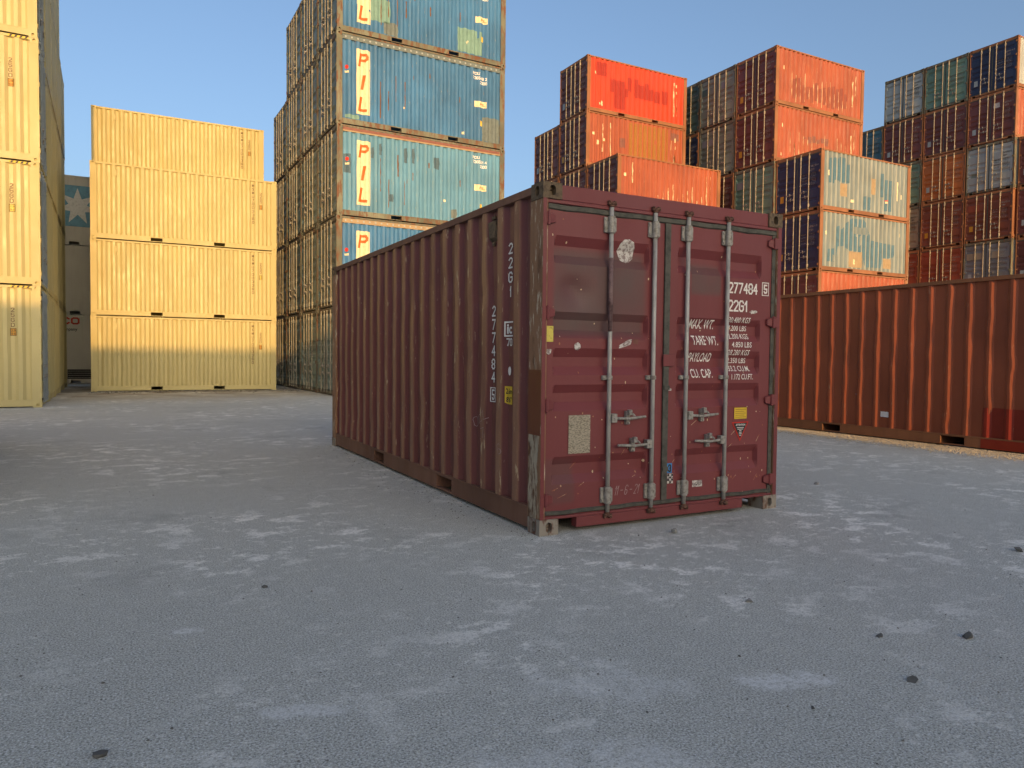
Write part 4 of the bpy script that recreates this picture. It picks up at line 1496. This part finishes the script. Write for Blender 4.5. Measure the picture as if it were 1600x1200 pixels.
bm = bmesh.new()
for i, ch in enumerate('22G1'):
    w_ = 0.066 if ch != '1' else 0.022
    join_bm(bm, text_bm(ch, w_, 0.088, bold=0.012), U(0.575) - w_ / 2, 2.224 - 0.088 - i * 0.114)
for i, ch in enumerate('277484'):
    join_bm(bm, text_bm(ch, 0.064, 0.090, bold=0.012), U(0.865) - 0.032, 1.742 - 0.090 - i * 0.110)
join_bm(bm, text_bm('5', 0.05, 0.088, bold=0.012), U(0.865) - 0.025, 0.957)
join_bm(bm, frame_bm(U(0.865) - 0.042, U(0.865) + 0.042, 0.940, 1.062, 0.007), 0, 0)
join_bm(bm, frame_bm(U(0.575) - 0.065, U(0.575) + 0.065, 1.480, 1.602, 0.012), 0, 0)
join_bm(bm, text_bm('ic', 0.075, 0.078, bold=0.03), U(0.575) - 0.042, 1.502)
join_bm(bm, text_bm('70', 0.085, 0.062, bold=0.015), U(0.575) - 0.045, 1.405)
join_bm(bm, blob(U(0.575), 1.205, 0.026, 0.036, 14, 0.1), 0, 0)
sm('side_lettering', bm, WHITE, 0.004)
hl = sm('height_label', rect_bm(U(0.575) - 0.055, U(0.575) + 0.055, 0.938, 1.082), YELLOW, 0.004)
bm = bmesh.new()
join_bm(bm, text_bm('2.6m', 0.088, 0.046, bold=0.02), U(0.575) - 0.044, 1.020)
join_bm(bm, text_bm("8'6\"", 0.080, 0.046, bold=0.02), U(0.575) - 0.040, 0.952)
obj('label_lettering', on_side(bm, 1, 'label_lettering', proud=0.006, hw=0.037), BLACKT, hl)
bm = text_bm('OOCL', 0.30, 0.085, bold=-0.058)
b2_ = bmesh.new()
join_bm(b2_, bm, U(1.20), 0.70, 0.35)
join_bm(b2_, text_bm('27', 0.13, 0.085, bold=-0.058), U(1.08), 0.60, 0.3)
join_bm(b2_, text_bm('6', 0.05, 0.085, bold=-0.058), U(0.70), 0.52, 0.3)
sm('chalk_marks', b2_, CHALK, 0.003)
# ventilator
vb = MB()
y_ = W20 - WALLIN - CD
vb.hexa([(0.80, y_, 2.27), (0.93, y_, 2.27), (0.82, y_ + 0.035, 2.30), (0.91, y_ + 0.035, 2.30), (0.80, y_, 2.45), (0.93, y_, 2.45), (0.80, y_ + 0.035, 2.43), (0.93, y_ + 0.035, 2.43)])
vb.box(0.845, 0.885, y_ - 0.001, y_ + 0.02, 2.235, 2.269)
vb.box(0.835, 0.895, y_ - 0.001, y_ + 0.02, 2.451, 2.48)
bevel(obj('vent', vb.mesh('vent'), CASTM, M), 0.004, 1)

# ------------------------------------------------------------------ the long brown container at the right
Bc = bpy.data.objects.new('shipping_container', None)
C.objects.link(Bc)
Bc.location = (8.62 + W20, 0.16, 0.0)
Bc.rotation_euler = (0, 0, math.pi / 2)
Bc['label'] = 'long rust-brown container at the right with sunlit rib edges, side towards us'
Bc['category'] = 'container'
BP, BO = 0.3045, 0.270
obj('corrugated_shell', shell_mesh(HS, BP, BO, 2), BROWNSIDE, Bc)
BPK = (1.975, 4.165)
for i in range(4):
    bevel(obj('corner_post', frame_mesh(HS, BPK, 'post%d' % i), BROWNSIDE, Bc), 0.005)
bevel(obj('side_rails', frame_mesh(HS, BPK, 'rails'), BROWNRAIL, Bc), 0.004)
obj('door_header', frame_mesh(HS, BPK, 'header'), BROWNSIDE, Bc)
obj('door_sill', frame_mesh(HS, BPK, 'sill'), BROWNSIDE, Bc)
for ex in (0, 1):
    for ey in (0, 1):
        for ez in (0, 1):
            c = obj('corner_casting', casting_mesh(ex, ey, ez, 16), TANFRAME, Bc)
            c.location = (ex * (L20 - 0.178), ey * (W20 - 0.162), ez * (HS - 0.118))
for leaf in ('left', 'right'):
    d = obj('door', door_mesh(HS, leaf), BROWNSIDE, Bc)
    for i, xm in enumerate(RODS[leaf]):
        obj('lock_rod', rod_mesh(HS, xm), RODWARM, d)
        obj('handle', handle_mesh(HS, xm, (0.855, 0.640)[i], 1 if i == 0 else -1), RODWARM, d)
    for i in range(4):
        obj('hinge', hinge_mesh(HS, leaf, i), BROWNSIDE, d)
obj('door_seal', gasket_mesh(HS), RUBBER, Bc)


def bs(name, bm, mat, proud=0.003):
    return obj(name, on_side(bm, 1, name, BP, BO, proud, hw=BROWNPROF), mat, Bc)


lbl = bs('white_sticker', rect_bm(U(3.215), U(3.055), 0.37, 0.46, 0.003, 2), plain('paper_label', (0.80, 0.78, 0.76), 0.7, var=0.15), 0.006)
bs('red_repair_patch', rect_bm(U(1.55), U(0.25), 0.195, 0.64, 0.008, 3), P_REDNEW, 0.0025)
bs('scrape', rect_bm(U(3.70), U(3.64), 0.72, 0.745, 0.006, 4), STICKW, 0.004)
rp = MB().box(0.25, 1.55, W20 - 0.0096, W20 - 0.0080, 0.03, 0.17)
obj('red_rail_patch', rp.mesh('red_rail_patch'), P_REDNEW, Bc)

# ------------------------------------------------------------------ containers out of frame whose shadow lies over the yard
for i, (x, z) in enumerate([(x, z) for x in (5.43 - L20, 5.43 - 2 * L20 - 0.02, 5.43 - 3 * L20 - 0.04, 5.43 - 4 * L20 - 0.06) for z in (0, 1, 2)]):
    container('shipping_container', 'stacked container in the row behind the photographer, outside the picture', (x, -26.9 - W20, z * (HS + 0.003)), 0.0, HS,
              ORANGE if i % 2 else GREEN, MAROON_SHADED, TANFRAME, RODWARM, 'containers outside the picture', v=i)
container('shipping_container', 'single container standing left of the photographer, outside the picture', (-4.40, 2.05, 0), math.pi / 2, HS, CREAM, CREAM, CREAMF, RODGREY,
          'containers outside the picture', v=2)

# ------------------------------------------------------------------ ground
m, t, b = new_mat('weathered_asphalt')
g = G(t)
co = g.coords(False)
fine = g.noise(co, 95.0, detail=5, rough=0.7)
mid = g.noise(co, 9.0, detail=6, rough=0.6)
big = g.noise(co, 0.22, detail=4)
vor = g.n('ShaderNodeTexVoronoi')
vor.inputs['Scale'].default_value = 130.0
g.l(co, vor.inputs['Vector'])
c = g.mix(g.rng(big, 0.3, 0.7), (0.49, 0.495, 0.44), (0.60, 0.605, 0.545))
c = g.mix(g.rng(mid, 0.35, 0.7, 0, 0.5), c, (0.41, 0.415, 0.37))
c = g.mix(g.rng(fine, 0.48, 0.60, 0, 0.72), c, (0.13, 0.135, 0.13))
c = g.mix(g.rng(vor.outputs['Color'], 0.72, 0.95, 0, 0.40), c, (0.66, 0.66, 0.65))
grain = g.noise(co, 125.0, detail=3, rough=0.7)
c = g.mix(g.rng(grain, 0.52, 0.62, 0, 0.85), c, (0.80, 0.82, 0.82))
c = g.mix(g.rng(grain, 0.46, 0.34, 0, 0.7), c, (0.17, 0.175, 0.17))
# chalky dust: regional veil, sharp flecks, and a few larger spills
d5 = g.noise(co, 42.0, detail=5, rough=0.75)
gate = g.rng(g.noise(co, 0.55, detail=4), 0.42, 0.62)
d1 = g.noise(co, 3.6, (1, 1.25, 1), 8, 0.68)
d2 = g.noise(co, 13.0, (1, 1.2, 1), 6, 0.7)
gs5 = g.rng(d5, 0.36, 0.54)
c = g.mix(g.mul(g.mul(g.rng(d1, 0.525, 0.59), gate), gs5), c, (0.88, 0.87, 0.82))
c = g.mix(g.mul(g.rng(d2, 0.57, 0.62), g.mul(g.mul(gs5, 0.85), g.rng(gate, 0.0, 1.0, 0.25, 1.0))), c, (0.88, 0.87, 0.81))
geo0 = g.n('ShaderNodeNewGeometry')
wob = g.noise(co, 4.0, detail=5, rough=0.65)
for (sx_, sy_, rx_, ry_, am) in ((-0.30, -2.50, 0.24, 0.08, 0.75), (-2.11, -1.88, 0.18, 0.05, 0.6), (-2.46, -0.86, 0.18, 0.07, 0.65), (-1.35, -2.72, 0.40, 0.25, 0.45),
                                 (-0.95, -2.2, 0.35, 0.2, 0.4)):
    sub = g.n('ShaderNodeVectorMath', operation='SUBTRACT')
    g.l(geo0.outputs['Position'], sub.inputs[0])
    sub.inputs[1].default_value = (sx_, sy_, 0)
    rot = g.n('ShaderNodeVectorRotate', rotation_type='Z_AXIS')
    rot.inputs['Angle'].default_value = 0.35
    g.l(sub.outputs[0], rot.inputs['Vector'])
    scl = g.n('ShaderNodeVectorMath', operation='MULTIPLY')
    scl.inputs[1].default_value = (1 / rx_, 1 / ry_, 0)
    g.l(rot.outputs[0], scl.inputs[0])
    ln = g.n('ShaderNodeVectorMath', operation='LENGTH')
    g.l(scl.outputs[0], ln.inputs[0])
    near = g.rng(ln.outputs['Value'], 1.6, 0.1)
    spill = g.rng(g.mul(near, g.rng(wob, 0.38, 0.62, 0.0, 1.7)), 0.28, 0.7)
    c = g.mix(g.mul(g.mul(spill, gs5), am), c, (0.78, 0.79, 0.78))
# oily dark patches
d4 = g.noise(co, 0.9, (1, 1, 1), 5, 0.6)
c = g.mix(g.rng(d4, 0.58, 0.75, 0, 0.4), c, (0.15, 0.15, 0.15))
# brown dirt swept up in front of the far stacks
geo = g.n('ShaderNodeNewGeometry')
sep = g.n('ShaderNodeSeparateXYZ')
g.l(geo.outputs['Position'], sep.inputs[0])
dn = g.noise(co, 0.8, detail=6)
dirt = g.mul(g.rng(sep.outputs['Y'], 17.5, 23.0), g.rng(dn, 0.38, 0.6))
c = g.mix(g.mul(dirt, 0.7), c, (0.16, 0.115, 0.065))
t.links.new(c, b.inputs['Base Color'])
b.inputs['Roughness'].default_value = 0.88
b.inputs['Specular IOR Level'].default_value = 0.25
n1 = g.bump(fine, 0.9, 0.008)
n2 = g.bump(g.noise(co, 28.0, detail=4), 0.5, 0.008, n1)
t.links.new(n2, b.inputs['Normal'])
ASPH = m
gm = MB()
gx = [-9000, -900, -200, -60, -30] + [-24 + i * 2 for i in range(37)] + [60, 120, 300, 900, 9000]
gy = [-9000, -900, -200, -60, -30] + [-24 + i * 2 for i in range(37)] + [60, 120, 300, 900, 9000]
for y in gy:
    for x in gx:
        gm.vert(x, y, 0.0)
nx = len(gx)
for j in range(len(gy) - 1):
    for i in range(nx - 1):
        gm.f.append((j * nx + i, j * nx + i + 1, (j + 1) * nx + i + 1, (j + 1) * nx + i))
gr = obj('ground', gm.mesh('ground'), ASPH)
gr['kind'] = 'structure'

# loose grit: countless crumbs, one object
rr = random.Random(5)
gb = MB()
OCT = [(1, 0, 0), (0, 1, 0), (-1, 0, 0), (0, -1, 0), (0, 0, 1), (0, 0, -0.6)]


def crumb(x, y, s):
    i = [gb.vert(x + a * s * rr.uniform(0.6, 1.3), y + b_ * s * rr.uniform(0.6, 1.3), c_ * s * 0.7 + s * 0.3) for a, b_, c_ in OCT]
    for q in ((0, 1, 4), (1, 2, 4), (2, 3, 4), (3, 0, 4), (1, 0, 5), (2, 1, 5), (3, 2, 5), (0, 3, 5)):
        gb.f.append(tuple(i[k] for k in q))


for _ in range(1500):
    r_ = rr.random() ** 1.5 * 24 + 1.2
    a = CY + rr.uniform(-0.75, 0.75)
    x, y = -2.675 + r_ * math.sin(a), -4.574 + r_ * math.cos(a)
    if (-0.05 < x < 2.5 and -0.05 < y < 6.1) or x > 8.5 or y > 18.4:
        continue
    crumb(x, y, rr.uniform(0.002, 0.007) * (1.6 if rr.random() < 0.06 else 1))
for _ in range(380):                                            # debris gathered along the foot of the maroon container
    x = -abs(rr.gauss(0, 0.22)) + 0.05; y = rr.uniform(-0.1, 6.1)
    crumb(x, y, rr.uniform(0.003, 0.009))
for _ in range(500):                                            # crumbs along the foot of the far stacks
    x = rr.uniform(-3.8, 3.0); y = 23.7 - abs(rr.gauss(0, 0.7))
    crumb(x, y, rr.uniform(0.01, 0.035))
go = obj('loose_grit', gb.mesh('loose_grit'), plain('grit', (0.20, 0.19, 0.17), 0.9, scale=1.5, dark=(0.09, 0.088, 0.083)))
go['kind'] = 'stuff'
go['label'] = 'loose dark grit scattered over the asphalt'


gb = MB()
for _ in range(14000):  # pale stones added to imitate a sunlit strip of asphalt
    x = 8.70 - abs(rr.gauss(0, 0.42)); y = rr.uniform(-2.5, 6.4)
    if 7.62 + 0.06 * math.sin(y * 2.1) + 0.03 * math.sin(y * 7) < x < 8.75:
        crumb(x, y, rr.uniform(0.006, 0.015))
gs = obj('sunlit_strip', gb.mesh('sunlit_strip'), plain('sunlit_strip_beige', (0.42, 0.37, 0.28), 0.9, scale=2.2, dark=(0.28, 0.25, 0.20)))
gs['kind'] = 'stuff'
gs['label'] = 'beige stones added for the sunlit strip of asphalt beside the brown container'


def stone(x, y, s, mat, label, seed, sq=0.7):
    bm = bmesh.new()
    bmesh.ops.create_icosphere(bm, subdivisions=1, radius=1.0)
    r_ = random.Random(seed)
    off = Vector((seed * 3.1, seed * 1.7, 0))
    for v in bm.verts:
        k_ = 1 + 0.8 * noise.noise(v.co * 1.1 + off) + 0.45 * noise.noise(v.co * 2.6 + off)
        v.co = v.co * (k_ + r_.uniform(-0.28, 0.28))
        v.co.x *= 1.25
        v.co.z = max(v.co.z, -0.55) * sq
        v.co *= s
    zmin = min(v.co.z for v in bm.verts)
    for v in bm.verts:
        v.co.z -= zmin
    o = obj('stone', bm_mesh(bm, 'stone'), mat)
    o.location = (x, y, 0)
    o.rotation_euler = (0, 0, seed)
    o['label'] = label
    o['category'] = 'stone'
    o['group'] = 'loose stones on the asphalt'
    return o


for (x, y, s, mt, lb, sq) in ((0.98, -0.34, 0.026, STONE, 'pale pointed stone on the asphalt just in front of the maroon doors', 1.1),
                              (0.87, -2.58, 0.030, STONED, 'largest dark lump on the asphalt at lower right', 0.75),
                              (0.18, -2.75, 0.018, STONED, 'small dark lump on asphalt below the largest dark lump', 0.7),
                              (0.31, -1.74, 0.018, STONE, 'small grey-green pebble alone on the asphalt right of the container corner', 0.8),
                              (-2.76, -1.89, 0.020, STONED, 'dark crumbled lump on the asphalt at the bottom left corner', 0.6),
                              (-0.39, -2.73, 0.009, STONED, 'tiny black crumb on the asphalt near the bottom edge', 0.6),
                              (2.82, -1.80, 0.026, STONED, 'dark lump on the asphalt by the right edge', 0.7),
                              (-1.99, -0.33, 0.016, STONED, 'small dark pebble on the asphalt left of the container', 0.6),
                              (0.50, -2.38, 0.020, STONED, 'dark crumbled flake beside a pale dust patch at lower right', 0.6),
                              (3.79, 0.68, 0.020, STONE, 'small pale stone on asphalt right of the doors, toward the brown container', 0.8)):
    stone(x, y, s, mt, lb, int(abs(x * 7 + y * 13)) + 1, sq)
